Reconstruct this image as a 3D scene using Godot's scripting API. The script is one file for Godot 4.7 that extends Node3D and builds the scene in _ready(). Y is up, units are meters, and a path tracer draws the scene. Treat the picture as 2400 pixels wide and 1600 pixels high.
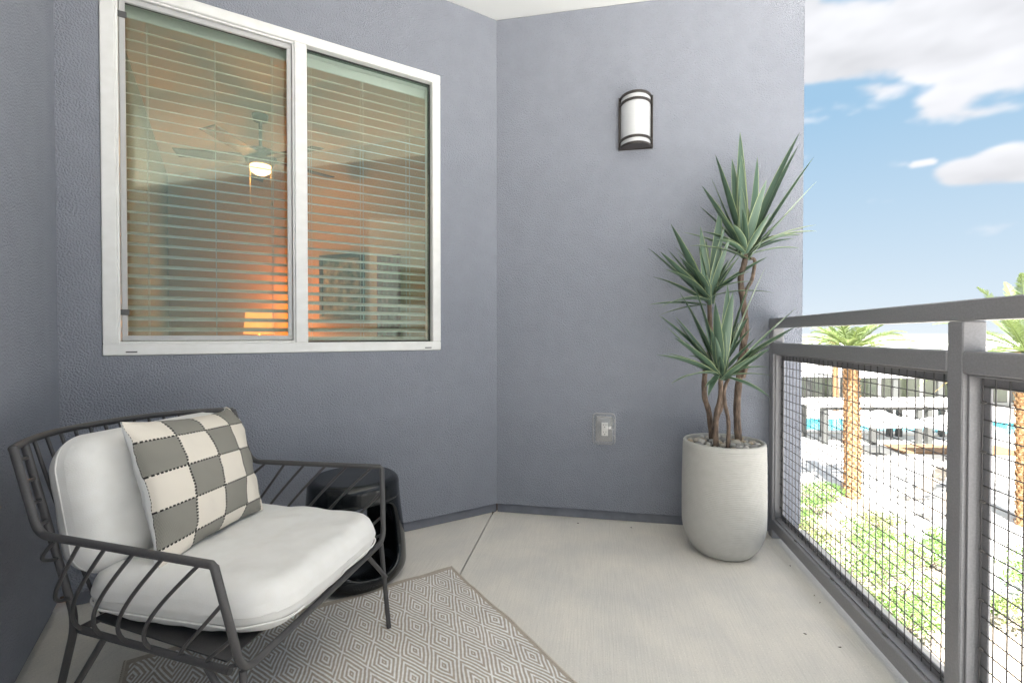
extends Node3D
# A shaded third-floor balcony: grey stucco walls, lounge chair, rug, potted yucca, steel railing with wire mesh, courtyard beyond.

var mats := {}
var rng := RandomNumberGenerator.new()

func V(x: float, y: float, d: float) -> Vector3:      # d: metres ahead of the origin
	return Vector3(x, y, -d)

# ------------------------------------------------------------------ scene-tree helpers
func tag(o: Node, label := "", category := "", group := "", kind := "") -> Node:
	if label != "": o.set_meta("label", label)
	if category != "": o.set_meta("category", category)
	if group != "": o.set_meta("group", group)
	if kind != "": o.set_meta("kind", kind)
	return o

func base(called: String, at: Vector3, label: String, category: String, group := "") -> Node3D:
	var o := Node3D.new()
	o.name = called
	add_child(o, true)
	o.position = at
	tag(o, label, category, group)
	return o

func new_st() -> SurfaceTool:
	var st := SurfaceTool.new()
	st.begin(Mesh.PRIMITIVE_TRIANGLES)
	return st

func commit(st: SurfaceTool, m: Material, smooth := false) -> ArrayMesh:
	st.generate_normals()
	st.set_material(m)
	return st.commit()

func put(called: String, mesh: Mesh, parent: Node = self, xf := Transform3D()) -> MeshInstance3D:
	var o := MeshInstance3D.new()
	o.name = called
	o.mesh = mesh
	parent.add_child(o, true)
	o.transform = xf
	return o

func obj(called: String, st: SurfaceTool, m: Material, parent: Node = self) -> MeshInstance3D:
	return put(called, commit(st, m), parent)

# ------------------------------------------------------------------ shapes
func poly(st: SurfaceTool, pts: Array, out: Vector3, uvs := []) -> void:   # convex, wound clockwise as seen from the side OUT points to
	var n: Vector3 = (pts[1] - pts[0]).cross(pts[2] - pts[0])
	if n.length_squared() < 1e-16 and pts.size() > 3:
		n = (pts[2] - pts[0]).cross(pts[3] - pts[0])
	var flip := n.dot(out) > 0.0
	for i in range(1, pts.size() - 1):
		var tri := [0, i + 1, i] if flip else [0, i, i + 1]
		for k in tri:
			if uvs.size(): st.set_uv(uvs[k])
			else: st.set_uv(Vector2.ZERO)
			st.add_vertex(pts[k])

func box(st: SurfaceTool, c: Vector3, size: Vector3, b := Basis(), ch := 0.0) -> void:
	st.set_smooth_group(-1)
	var h := size / 2.0
	ch = minf(ch, minf(h.x, minf(h.y, h.z)) * 0.9)
	var at := func(s: Vector3, inset: Vector3) -> Vector3:
		return c + b * Vector3(s.x * (h.x - inset.x), s.y * (h.y - inset.y), s.z * (h.z - inset.z))
	for ax in 3:
		for sg in [-1.0, 1.0]:
			var i1 := (ax + 1) % 3
			var i2 := (ax + 2) % 3
			var ins := Vector3(ch, ch, ch)
			ins[ax] = 0.0
			var pts := []
			for q in [[-1, -1], [1, -1], [1, 1], [-1, 1]]:
				var s := Vector3()
				s[ax] = sg
				s[i1] = q[0]
				s[i2] = q[1]
				pts.append(at.call(s, ins))
			var o := Vector3()
			o[ax] = sg
			poly(st, pts, b * o, [Vector2(0, 0), Vector2(1, 0), Vector2(1, 1), Vector2(0, 1)])
	if ch <= 0.0: return
	for ax in 3:
		var i1 := (ax + 1) % 3
		var i2 := (ax + 2) % 3
		for s1 in [-1.0, 1.0]:
			for s2 in [-1.0, 1.0]:
				var pts := []
				for q in [[-1, 1], [1, 1], [1, 2], [-1, 2]]:
					var s := Vector3()
					s[ax] = q[0]
					s[i1] = s1
					s[i2] = s2
					var ins := Vector3(ch, ch, ch)
					ins[i1 if q[1] == 1 else i2] = 0.0
					pts.append(at.call(s, ins))
				var o := Vector3()
				o[i1] = s1
				o[i2] = s2
				poly(st, pts, b * o)
	for sx in [-1.0, 1.0]:
		for sy in [-1.0, 1.0]:
			for sz in [-1.0, 1.0]:
				var s := Vector3(sx, sy, sz)
				poly(st, [at.call(s, Vector3(0, ch, ch)), at.call(s, Vector3(ch, 0, ch)), at.call(s, Vector3(ch, ch, 0))], b * s)

func basis_along(x: Vector3) -> Basis:      # x along X, y up
	var z := x.cross(Vector3.UP).normalized()
	return Basis(x.normalized(), z.cross(x.normalized()).normalized(), z)

func bar(st: SurfaceTool, p: Vector3, q: Vector3, w: float, h: float, ch := 0.003) -> void:   # horizontal or sloping bar from p to q, w across, h up
	var x := (q - p).normalized()
	var up := Vector3.UP if absf(x.y) < 0.9 else Vector3(0, 0, 1)
	var z := x.cross(up).normalized()
	box(st, (p + q) / 2.0, Vector3(p.distance_to(q), h, w), Basis(x, z.cross(x), z), ch)

func tube(st: SurfaceTool, pts: Array, r, sides := 12, caps := true, closed := false) -> void:
	st.set_smooth_group(0)
	var n := pts.size()
	var rings := []
	var t0: Vector3 = ((pts[1] as Vector3) - pts[0]).normalized()
	var nrm := t0.cross(Vector3.UP if absf(t0.y) < 0.9 else Vector3.RIGHT).normalized()
	var len := 0.0
	for i in n:
		var a: Vector3 = pts[maxi(i - 1, 0)]
		var c: Vector3 = pts[mini(i + 1, n - 1)]
		var t := (c - a).normalized()
		nrm = (nrm - t * nrm.dot(t)).normalized()
		var bn := t.cross(nrm)
		var rr: float = r if r is float else r[i]
		if i > 0: len += (pts[i] as Vector3).distance_to(pts[i - 1])
		var ring := []
		for k in sides + 1:
			var a2 := TAU * k / sides
			ring.append([pts[i] + (nrm * cos(a2) + bn * sin(a2)) * rr, Vector2(float(k) / sides, len)])
		rings.append(ring)
	for i in n - 1:
		for k in sides:
			var a: Array = rings[i][k]
			var b: Array = rings[i][k + 1]
			var c: Array = rings[i + 1][k + 1]
			var d: Array = rings[i + 1][k]
			for v in [a, b, c, a, c, d]:
				st.set_uv(v[1])
				st.add_vertex(v[0])
	if caps:
		st.set_smooth_group(-1)
		for e in [0, n - 1]:
			var pp := []
			for k in sides: pp.append(rings[e][k][0])
			var out: Vector3 = (pts[0] - pts[1]) if e == 0 else (pts[n - 1] - pts[n - 2])
			poly(st, pp, out)

func smooth_path(pts: Array, corner: float, steps := 6) -> Array:   # rounds the corners of a polyline
	var out := [pts[0]]
	for i in range(1, pts.size() - 1):
		var p: Vector3 = pts[i]
		var a: Vector3 = (pts[i - 1] - p)
		var b: Vector3 = (pts[i + 1] - p)
		var r := minf(corner, minf(a.length(), b.length()) * 0.48)
		var pa := p + a.normalized() * r
		var pb := p + b.normalized() * r
		for k in steps + 1:
			var t := float(k) / steps
			out.append(pa * (1 - t) * (1 - t) + p * 2 * t * (1 - t) + pb * t * t)
	out.append(pts[-1])
	return out

func bez(a: Vector3, b: Vector3, c: Vector3, d: Vector3, n := 12) -> Array:
	var out := []
	for i in n + 1:
		out.append(a.bezier_interpolate(b, c, d, float(i) / n))
	return out

func spline(pts: Array, per := 5) -> Array:     # Catmull-Rom
	var out := []
	for i in pts.size() - 1:
		var p0: Vector3 = pts[maxi(i - 1, 0)]
		var p3: Vector3 = pts[mini(i + 2, pts.size() - 1)]
		for k in per:
			out.append((pts[i] as Vector3).cubic_interpolate(pts[i + 1], p0, p3, float(k) / per))
	out.append(pts[-1])
	return out

func lathe(st: SurfaceTool, prof: Array, seg := 48, c := Vector3.ZERO, from := 0.0, to := TAU) -> void:   # prof: Vector2(r, y) from bottom outside, up, to inside
	st.set_smooth_group(0)
	var vv := 0.0
	for i in prof.size() - 1:
		var p: Vector2 = prof[i]
		var q: Vector2 = prof[i + 1]
		var v2 := vv + p.distance_to(q)
		for k in seg:
			var a := from + (to - from) * k / seg
			var b := from + (to - from) * (k + 1) / seg
			var P := func(w: Vector2, t: float) -> Vector3: return c + Vector3(w.x * cos(t), w.y, w.x * sin(t))
			var quad := [[P.call(p, a), Vector2(a, vv)], [P.call(p, b), Vector2(b, vv)], [P.call(q, b), Vector2(b, v2)], [P.call(q, a), Vector2(a, v2)]]
			for j in [0, 1, 2, 0, 2, 3]:
				st.set_uv(quad[j][1])
				st.add_vertex(quad[j][0])
		vv = v2

func cushion_mesh(hx: float, hy: float, hz: float, rr: float, plan_r: float, bulge: float, m: Material, sd: int) -> ArrayMesh:
	# rounded pad: x, y in plan, z thickness; cube-sphere grid
	var noise := FastNoiseLite.new()
	noise.seed = sd
	noise.frequency = 5.0
	noise.fractal_octaves = 2
	var st := new_st()
	st.set_smooth_group(0)
	var n := 28
	var P := func(c: Vector3) -> Vector3:
		var s := Vector3(c.x * hx, c.y * hy, c.z * hz)
		# plan corners
		var q := Vector2(clampf(s.x, -hx + plan_r, hx - plan_r), clampf(s.y, -hy + plan_r, hy - plan_r))
		var dv := Vector2(s.x, s.y) - q
		var m_in := maxf(absf(dv.x), absf(dv.y))
		if dv.length() > 1e-6 and absf(dv.x) > 1e-6 and absf(dv.y) > 1e-6:
			dv = dv.normalized() * m_in
		var xy := q + dv
		# edge rounding
		var edge := minf(minf(hx - absf(s.x), hy - absf(s.y)), rr)       # 0 at rim
		var k := 1.0 - edge / rr
		var zz: float = s.z
		if absf(c.z) > 0.999:
			zz = signf(c.z) * (hz - rr + rr * sqrt(maxf(0.0, 1.0 - k * k * 0.92)))
		else:
			var f := absf(c.z)
			zz = signf(c.z) * f * (hz - rr + rr * sqrt(0.08))
		var bx := 1.0 - pow(absf(s.x) / hx, 2.0)
		var by := 1.0 - pow(absf(s.y) / hy, 2.0)
		zz *= 1.0 + bulge * sqrt(maxf(0.0, bx * by)) 
		var w := noise.get_noise_3d(xy.x * 1.2, xy.y * 1.2, signf(c.z) * 3.0) * 0.008
		if absf(c.z) > 0.999: w += noise.get_noise_3d(xy.x * 2.6, xy.y * 2.6, 7.0 + c.z) * 0.004 * edge / rr
		return Vector3(xy.x * (1.0 + 0.02 * (1.0 - absf(c.z))), xy.y * (1.0 + 0.02 * (1.0 - absf(c.z))), zz + w * signf(c.z))
	var warp := func(t: float) -> float: return sin(t * PI / 2.0) * 0.55 + t * 0.45
	for ax in 3:
		for sg in [-1.0, 1.0]:
			var nz := n if ax == 2 else n
			for i in nz:
				for j in n:
					var pts := []
					var uvs := []
					for q in [[0, 0], [1, 0], [1, 1], [0, 1]]:
						var c := Vector3()
						c[ax] = sg
						c[(ax + 1) % 3] = warp.call(-1.0 + 2.0 * (i + q[0]) / n)
						c[(ax + 2) % 3] = warp.call(-1.0 + 2.0 * (j + q[1]) / n)
						var p: Vector3 = P.call(c)
						pts.append(p)
						uvs.append(Vector2(p.x, p.y) if ax == 2 else Vector2(p.x + p.y, p.z))
					var o := Vector3()
					o[ax] = sg
					poly(st, pts, o, uvs)
	return commit(st, m)

# ------------------------------------------------------------------ materials
func lin(r: float, g: float, b: float, a := 1.0) -> Color:
	var c := Color(r, g, b).linear_to_srgb()
	c.a = a
	return c

func mat(called: String, c: Color, rough := 0.7, metal := 0.0) -> StandardMaterial3D:
	var m := StandardMaterial3D.new()
	m.resource_name = called
	m.albedo_color = c
	m.roughness = rough
	m.metallic = metal
	mats[called] = m
	return m

func noise_tex(size: int, freq: float, octaves: int, sd: int, lo: Color, hi: Color, normal := false) -> NoiseTexture2D:
	var n := FastNoiseLite.new()
	n.noise_type = FastNoiseLite.TYPE_SIMPLEX_SMOOTH
	n.seed = sd
	n.frequency = freq
	n.fractal_octaves = octaves
	var t := NoiseTexture2D.new()
	t.width = size
	t.height = size
	t.seamless = true
	t.noise = n
	if not normal:
		var g := Gradient.new()
		g.set_color(0, lo)
		g.set_color(1, hi)
		t.color_ramp = g
	return t

func image_tex(im: Image) -> ImageTexture:
	return ImageTexture.create_from_image(im)

func triplanar(m: StandardMaterial3D, s: float) -> void:
	m.uv1_triplanar = true
	m.uv1_scale = Vector3(s, s, s)

func make_materials() -> void:
	var W := Color.WHITE
	var m: StandardMaterial3D
	# stucco: fine sandy relief with trowel unevenness; colour mottled a little
	m = mat("stucco", lin(0.278, 0.295, 0.342), 0.92)
	m.albedo_texture = noise_tex(1024, 0.012, 5, 3, Color(0.965, 0.965, 0.965), W)
	m.heightmap_enabled = true
	m.heightmap_texture = noise_tex(2048, 0.075, 3, 8, Color.BLACK, W)
	m.heightmap_scale = 0.45
	m.uv1_scale = Vector3(1.0 / 1.4, 1.0 / 1.4, 1)
	m = mat("stucco_base", lin(0.235, 0.245, 0.285), 0.85)
	m.albedo_texture = noise_tex(512, 0.02, 4, 5, Color(0.88, 0.88, 0.88), W)
	triplanar(m, 1.0)
	m = mat("ceiling_paint", lin(0.80, 0.81, 0.80), 0.9)
	# broomed concrete
	m = mat("concrete", W, 0.9)
	var size := 1024
	var na := FastNoiseLite.new()
	na.noise_type = FastNoiseLite.TYPE_SIMPLEX_SMOOTH
	na.seed = 21
	na.frequency = 0.006
	na.fractal_octaves = 5
	var i_patch := na.get_seamless_image(size, size)
	na.seed = 22
	na.frequency = 0.24
	na.fractal_octaves = 3
	var i_broom := na.get_seamless_image(size, 40)
	i_broom.resize(size, size, Image.INTERPOLATE_CUBIC)
	na.seed = 23
	na.frequency = 0.30
	na.fractal_octaves = 2
	var i_grit := na.get_seamless_image(size, size)
	for im in [i_patch, i_broom, i_grit]: im.convert(Image.FORMAT_L8)
	var b_patch := i_patch.get_data()
	var b_broom := i_broom.get_data()
	var b_grit := i_grit.get_data()
	var data := PackedByteArray()
	data.resize(size * size * 3)
	var hd := PackedByteArray()
	hd.resize(size * size)
	for k in size * size:
		var patch := b_patch[k] / 127.5 - 1.0
		var broom := b_broom[k] / 127.5 - 1.0
		var grit := b_grit[k] / 127.5 - 1.0
		var v := 1.0 + patch * 0.035 + broom * 0.022 + grit * 0.025 + (0.06 if grit > 0.62 else 0.0) - (0.08 if grit < -0.7 else 0.0)
		data[k * 3] = clampi(int(v * 220.0 + patch * 1.0), 0, 255)
		data[k * 3 + 1] = clampi(int(v * 215.0), 0, 255)
		data[k * 3 + 2] = clampi(int(v * 206.0 - patch * 1.5), 0, 255)
		hd[k] = clampi(int(128.0 + broom * 90.0 + grit * 26.0), 0, 255)
	m.albedo_texture = image_tex(Image.create_from_data(size, size, false, Image.FORMAT_RGB8, data))
	m.heightmap_enabled = true
	m.heightmap_texture = image_tex(Image.create_from_data(size, size, false, Image.FORMAT_L8, hd))
	m.heightmap_scale = 0.14
	m.uv1_scale = Vector3(1.0 / 1.9, 1.0 / 1.9, 1)
	mat("joint_dark", lin(0.10, 0.095, 0.09), 0.9)
	# metals
	for k in [["rail_paint", lin(0.290, 0.287, 0.300), 0.42], ["chair_paint", lin(0.078, 0.075, 0.076), 0.42], ["bronze", lin(0.040, 0.033, 0.030), 0.4]]:
		m = mat(k[0], k[1], k[2])
		m.albedo_texture = noise_tex(256, 0.06, 3, 31, Color(0.9, 0.9, 0.9), W)
		m.heightmap_enabled = true
		m.heightmap_texture = noise_tex(256, 0.12, 2, 33, Color.BLACK, W)
		m.heightmap_scale = 0.012
		triplanar(m, 8.0)
	m = mat("wire_metal", lin(0.11, 0.105, 0.105), 0.45, 0.2)
	m = mat("weld", lin(0.16, 0.15, 0.145), 0.6)
	# window
	m = mat("vinyl", lin(0.85, 0.85, 0.845), 0.42)
	m.albedo_texture = noise_tex(512, 0.02, 4, 41, Color(0.95, 0.95, 0.94), W)
	triplanar(m, 1.5)
	mat("screen_frame", lin(0.50, 0.50, 0.50), 0.4)
	mat("clip_plastic", lin(0.10, 0.10, 0.10), 0.5)
	mat("gasket", lin(0.02, 0.02, 0.02), 0.7)
	m = mat("glass", lin(0.20, 0.34, 0.25, 0.05), 0.02, 0.28)
	m.transparency = BaseMaterial3D.TRANSPARENCY_ALPHA
	m = mat("glass_left", lin(0.20, 0.30, 0.22, 0.05), 0.06, 0.36)
	m.transparency = BaseMaterial3D.TRANSPARENCY_ALPHA
	m.normal_enabled = true
	m.normal_texture = null
	m.normal_enabled = false
	m = mat("glass_clear", lin(0.2, 0.3, 0.25, 0.02), 0.02)
	m.transparency = BaseMaterial3D.TRANSPARENCY_ALPHA
	m = mat("slat", lin(0.74, 0.82, 0.74), 0.5)
	mat("cord", lin(0.55, 0.62, 0.54), 0.8)
	# lamp and outlet
	m = mat("opal_glass", lin(0.62, 0.63, 0.645), 0.18)
	m.clearcoat_enabled = true
	m.clearcoat = 0.6
	m = mat("clear_plastic", lin(0.80, 0.80, 0.80, 0.08), 0.04, 0.12)
	m.transparency = BaseMaterial3D.TRANSPARENCY_ALPHA
	m = mat("frosted_plastic", lin(0.80, 0.80, 0.80, 0.45), 0.2)
	m.transparency = BaseMaterial3D.TRANSPARENCY_ALPHA
	mat("outlet_plate", lin(0.20, 0.20, 0.205), 0.5)
	mat("outlet_face", lin(0.74, 0.73, 0.70), 0.4)
	mat("slot", lin(0.01, 0.01, 0.01), 0.8)
	# planter
	m = mat("planter", lin(0.53, 0.52, 0.49), 0.85)
	m.albedo_texture = noise_tex(512, 0.02, 5, 51, Color(0.95, 0.95, 0.945), W)
	triplanar(m, 2.2)
	mat("soil", lin(0.05, 0.04, 0.03), 0.95)
	for k in 5:
		var c: Color = [lin(0.64, 0.59, 0.51), lin(0.56, 0.54, 0.50), lin(0.76, 0.73, 0.68), lin(0.60, 0.49, 0.36), lin(0.42, 0.41, 0.39)][k]
		m = mat("pebble_%d" % k, c, 0.6)
		m.albedo_texture = noise_tex(128, 0.03, 3, 60 + k, Color(0.8, 0.8, 0.8), W)
		triplanar(m, 9.0)
	# yucca
	m = mat("bark", W, 0.85)
	m.albedo_texture = noise_tex(256, 0.02, 5, 71, lin(0.05, 0.037, 0.03), lin(0.28, 0.20, 0.145))
	m.heightmap_enabled = true
	m.heightmap_texture = noise_tex(256, 0.05, 4, 72, Color.BLACK, W)
	m.heightmap_scale = 0.3
	m.uv1_triplanar = true
	m.uv1_scale = Vector3(9, 3.0, 9)
	m = mat("leaf", W, 0.45)
	var li := Image.create(64, 64, false, Image.FORMAT_RGB8)
	var ln := FastNoiseLite.new()
	ln.frequency = 1.0
	for x in 64:
		for y in 64:
			var u := absf((x + 0.5) / 32.0 - 1.0)
			var c := Color(0.070, 0.125, 0.092).lerp(Color(0.110, 0.180, 0.120), clampf(ln.get_noise_2d(x * 0.35, y * 0.01) + 0.5, 0, 1))
			if u > 0.86: c = c.lerp(Color(0.42, 0.48, 0.26), clampf((u - 0.86) / 0.07, 0, 1))
			li.set_pixel(x, y, c.linear_to_srgb())
	m.albedo_texture = image_tex(li)
	m.backlight_enabled = true
	m.backlight = lin(0.10, 0.14, 0.06)
	m.cull_mode = BaseMaterial3D.CULL_DISABLED
	# fabrics
	m = mat("canvas", lin(0.82, 0.812, 0.79), 0.95)
	m.heightmap_enabled = true
	m.heightmap_texture = noise_tex(512, 0.25, 2, 81, Color.BLACK, W)
	m.heightmap_scale = 0.03
	m.albedo_texture = noise_tex(512, 0.012, 4, 82, Color(0.98, 0.977, 0.97), W)
	m.uv1_scale = Vector3(3, 3, 1)
	m.rim_enabled = true
	m.rim = 0.15
	mat("pillow_back", lin(0.80, 0.80, 0.79), 0.95)
	m = mat("pillow", W, 0.95)
	m.albedo_texture = pillow_texture()
	m = mat("rug", W, 0.97)
	var rt := rug_textures()
	m.albedo_texture = rt[0]
	m.heightmap_enabled = true
	m.heightmap_texture = rt[1]
	m.heightmap_scale = 0.22
	m = mat("rug_binding", lin(0.58, 0.52, 0.44), 0.95)
	m = mat("stool_black", lin(0.010, 0.012, 0.014), 0.26)
	m.roughness = 0.17
	# interior
	mat("room_ochre", lin(0.52, 0.31, 0.13), 0.9)
	mat("room_green", lin(0.20, 0.24, 0.20), 0.9)
	mat("room_ceiling", lin(0.62, 0.56, 0.47), 0.9)
	mat("room_floor", lin(0.16, 0.10, 0.06), 0.6)
	mat("fan_brown", lin(0.05, 0.03, 0.02), 0.4)
	mat("frame_dark", lin(0.03, 0.02, 0.015), 0.4)
	m = mat("canvas_print", W, 0.8)
	m.albedo_texture = noise_tex(128, 0.03, 4, 91, lin(0.03, 0.06, 0.05), lin(0.45, 0.34, 0.22))
	m.uv1_scale = Vector3(1, 1, 1)
	mat("red_cloth", lin(0.22, 0.02, 0.03), 0.9)
	mat("wood_brown", lin(0.14, 0.07, 0.035), 0.5)
	m = mat("lamp_glow", lin(0.9, 0.7, 0.45), 0.6)
	m.emission_enabled = true
	m.emission = Color(1.0, 0.62, 0.26)
	m.emission_energy_multiplier = 0.30
	m = mat("fan_glow", lin(0.95, 0.85, 0.7), 0.6)
	m.emission_enabled = true
	m.emission = Color(1.0, 0.80, 0.52)
	m.emission_energy_multiplier = 1.2
	m = mat("brass", lin(0.5, 0.36, 0.16), 0.35, 0.8)
	# courtyard
	m = mat("paving", lin(0.62, 0.62, 0.615), 0.9)
	m.albedo_texture = noise_tex(1024, 0.01, 5, 101, Color(0.86, 0.85, 0.83), W)
	m.uv1_triplanar = true
	m.uv1_world_triplanar = true
	m.uv1_scale = Vector3(0.12, 0.12, 0.12)
	m = mat("gravel", lin(0.66, 0.59, 0.51), 0.95)
	m.albedo_texture = noise_tex(1024, 0.11, 3, 102, Color(0.62, 0.58, 0.52), W)
	m.uv1_triplanar = true
	m.uv1_world_triplanar = true
	m.uv1_scale = Vector3(0.3, 0.3, 0.3)
	m = mat("water", lin(0.04, 0.34, 0.42), 0.06)
	mat("pool_coping", lin(0.66, 0.62, 0.56), 0.8)
	m = mat("far_stucco", lin(0.71, 0.70, 0.68), 0.9)
	m.albedo_texture = noise_tex(512, 0.02, 4, 103, Color(0.92, 0.92, 0.92), W)
	m.uv1_triplanar = true
	m.uv1_scale = Vector3(0.3, 0.3, 0.3)
	mat("far_grey", lin(0.075, 0.078, 0.075), 0.8)
	mat("deck_timber", lin(0.17, 0.10, 0.05), 0.8)
	mat("far_roof", lin(0.45, 0.38, 0.33), 0.9)
	mat("far_glass", lin(0.10, 0.115, 0.08), 0.12)
	mat("far_frame", lin(0.10, 0.10, 0.10), 0.6)
	mat("shade_cloth", lin(0.80, 0.79, 0.77), 0.9)
	mat("lounger_sling", lin(0.46, 0.40, 0.33), 0.85)
	mat("lounger_frame", lin(0.70, 0.69, 0.67), 0.5)
	m = mat("palm_bark", W, 0.95)
	m.albedo_texture = noise_tex(256, 0.03, 4, 111, lin(0.20, 0.11, 0.055), lin(0.52, 0.33, 0.17))
	m.uv1_triplanar = true
	m.uv1_scale = Vector3(1.6, 1.6, 1.6)
	for k in [["frond", lin(0.10, 0.14, 0.045)], ["frond_dry", lin(0.34, 0.23, 0.09)], ["shrub_leaf", lin(0.085, 0.18, 0.035)], ["shrub_leaf_olive", lin(0.12, 0.15, 0.05)], ["hedge_leaf", lin(0.07, 0.17, 0.03)]]:
		m = mat(k[0], k[1], 0.6)
		m.backlight_enabled = true
		m.backlight = lin(0.12, 0.16, 0.04)
		m.cull_mode = BaseMaterial3D.CULL_DISABLED

func pillow_texture() -> ImageTexture:
	var s := 1024
	var n := FastNoiseLite.new()
	n.seed = 5
	n.frequency = 1.0
	var data := PackedByteArray()
	data.resize(s * s * 3)
	var cell := 0.240
	for y in s:
		for x in s:
			var u := (x + 0.5) / s
			var v := (y + 0.5) / s
			var cu := (u - 0.235) / cell
			var cv := (v - 0.165) / cell
			var wob := n.get_noise_2d(x * 0.05, y * 0.05) * 0.012
			# sawtooth edge of the woven blocks
			var iu := floori(cu + wob + 0.015 * absf(fposmod(v * 40.0, 1.0) - 0.5))
			var iv := floori(cv + wob)
			var dark := (iu + iv) & 1 == 1
			var twill := 0.5 + 0.5 * sin((x + y * (1.0 if (y / 6) % 2 == 0 else -1.0)) * 0.75)
			var yarn := n.get_noise_2d(x * 0.3, y * 0.06) * 0.05
			var c := Vector3(0.255, 0.245, 0.215) * (0.75 + 0.45 * twill + yarn) if dark else Vector3(0.78, 0.72, 0.63) * (0.92 + 0.09 * twill + yarn)
			# running stitch along the block borders
			var fu := absf(cu - roundf(cu)) * cell
			var fv := absf(cv - roundf(cv)) * cell
			if fu < 0.0068 and fposmod(v * 44.0, 1.0) < 0.62: c = Vector3(0.02, 0.018, 0.016)
			if fv < 0.0068 and fposmod(u * 44.0, 1.0) < 0.62: c = Vector3(0.02, 0.018, 0.016)
			var q := Color(c.x, c.y, c.z).linear_to_srgb()
			var o := (y * s + x) * 3
			data[o] = clampi(int(q.r * 255.0), 0, 255)
			data[o + 1] = clampi(int(q.g * 255.0), 0, 255)
			data[o + 2] = clampi(int(q.b * 255.0), 0, 255)
	return image_tex(Image.create_from_data(s, s, false, Image.FORMAT_RGB8, data))

const RUG_W := 1.107
const RUG_L := 1.85
func rug_textures() -> Array:
	var w := 1024
	var h := 1712
	var n := FastNoiseLite.new()
	n.seed = 9
	n.frequency = 1.0
	n.fractal_octaves = 3
	var data := PackedByteArray()
	data.resize(w * h * 3)
	var hd := PackedByteArray()
	hd.resize(w * h)
	for y in h:
		for x in w:
			var a := (x + 0.5) / w * RUG_W
			var l := (y + 0.5) / h * RUG_L
			var a2 := a + n.get_noise_2d(a * 6.0, l * 6.0) * 0.004
			var l2 := l + n.get_noise_2d(a * 5.0 + 50.0, l * 5.0) * 0.006
			var u := (a2 - 0.094) / 0.0986
			var v := (l2 - 0.10) / 0.228
			var s := (absf(u - roundf(u)) + absf(v - roundf(v))) * 2.0
			s = minf(s, 2.0 - s)
			var white := 0.0
			for k in [1.0, 0.74, 0.47, 0.22]:
				white = maxf(white, 1.0 - smoothstep(0.042, 0.078, absf(s - k)))
			if s < 0.045: white = 0.9
			if a < 0.014 or a > RUG_W - 0.014 or l < 0.026: white = 0.0
			var knit := sin(l * 2094.0) * sin(a * 1400.0 + (0.0 if int(l * 333.0) % 2 == 0 else PI))
			var tone := 1.0 + n.get_noise_2d(a * 60.0, l * 60.0) * 0.16 + n.get_noise_2d(a * 4.0, l * 4.0 + 9.0) * 0.10 + knit * 0.10
			var c := (Vector3(0.445, 0.385, 0.315).lerp(Vector3(0.83, 0.82, 0.80), white)) * tone
			var q := Color(c.x, c.y, c.z).linear_to_srgb()
			var o := (y * w + x) * 3
			data[o] = clampi(int(q.r * 255.0), 0, 255)
			data[o + 1] = clampi(int(q.g * 255.0), 0, 255)
			data[o + 2] = clampi(int(q.b * 255.0), 0, 255)
			hd[y * w + x] = clampi(int(110.0 + white * 60.0 + knit * 45.0 + tone * 20.0), 0, 255)
	return [image_tex(Image.create_from_data(w, h, false, Image.FORMAT_RGB8, data)), image_tex(Image.create_from_data(w, h, false, Image.FORMAT_L8, hd))]

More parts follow.
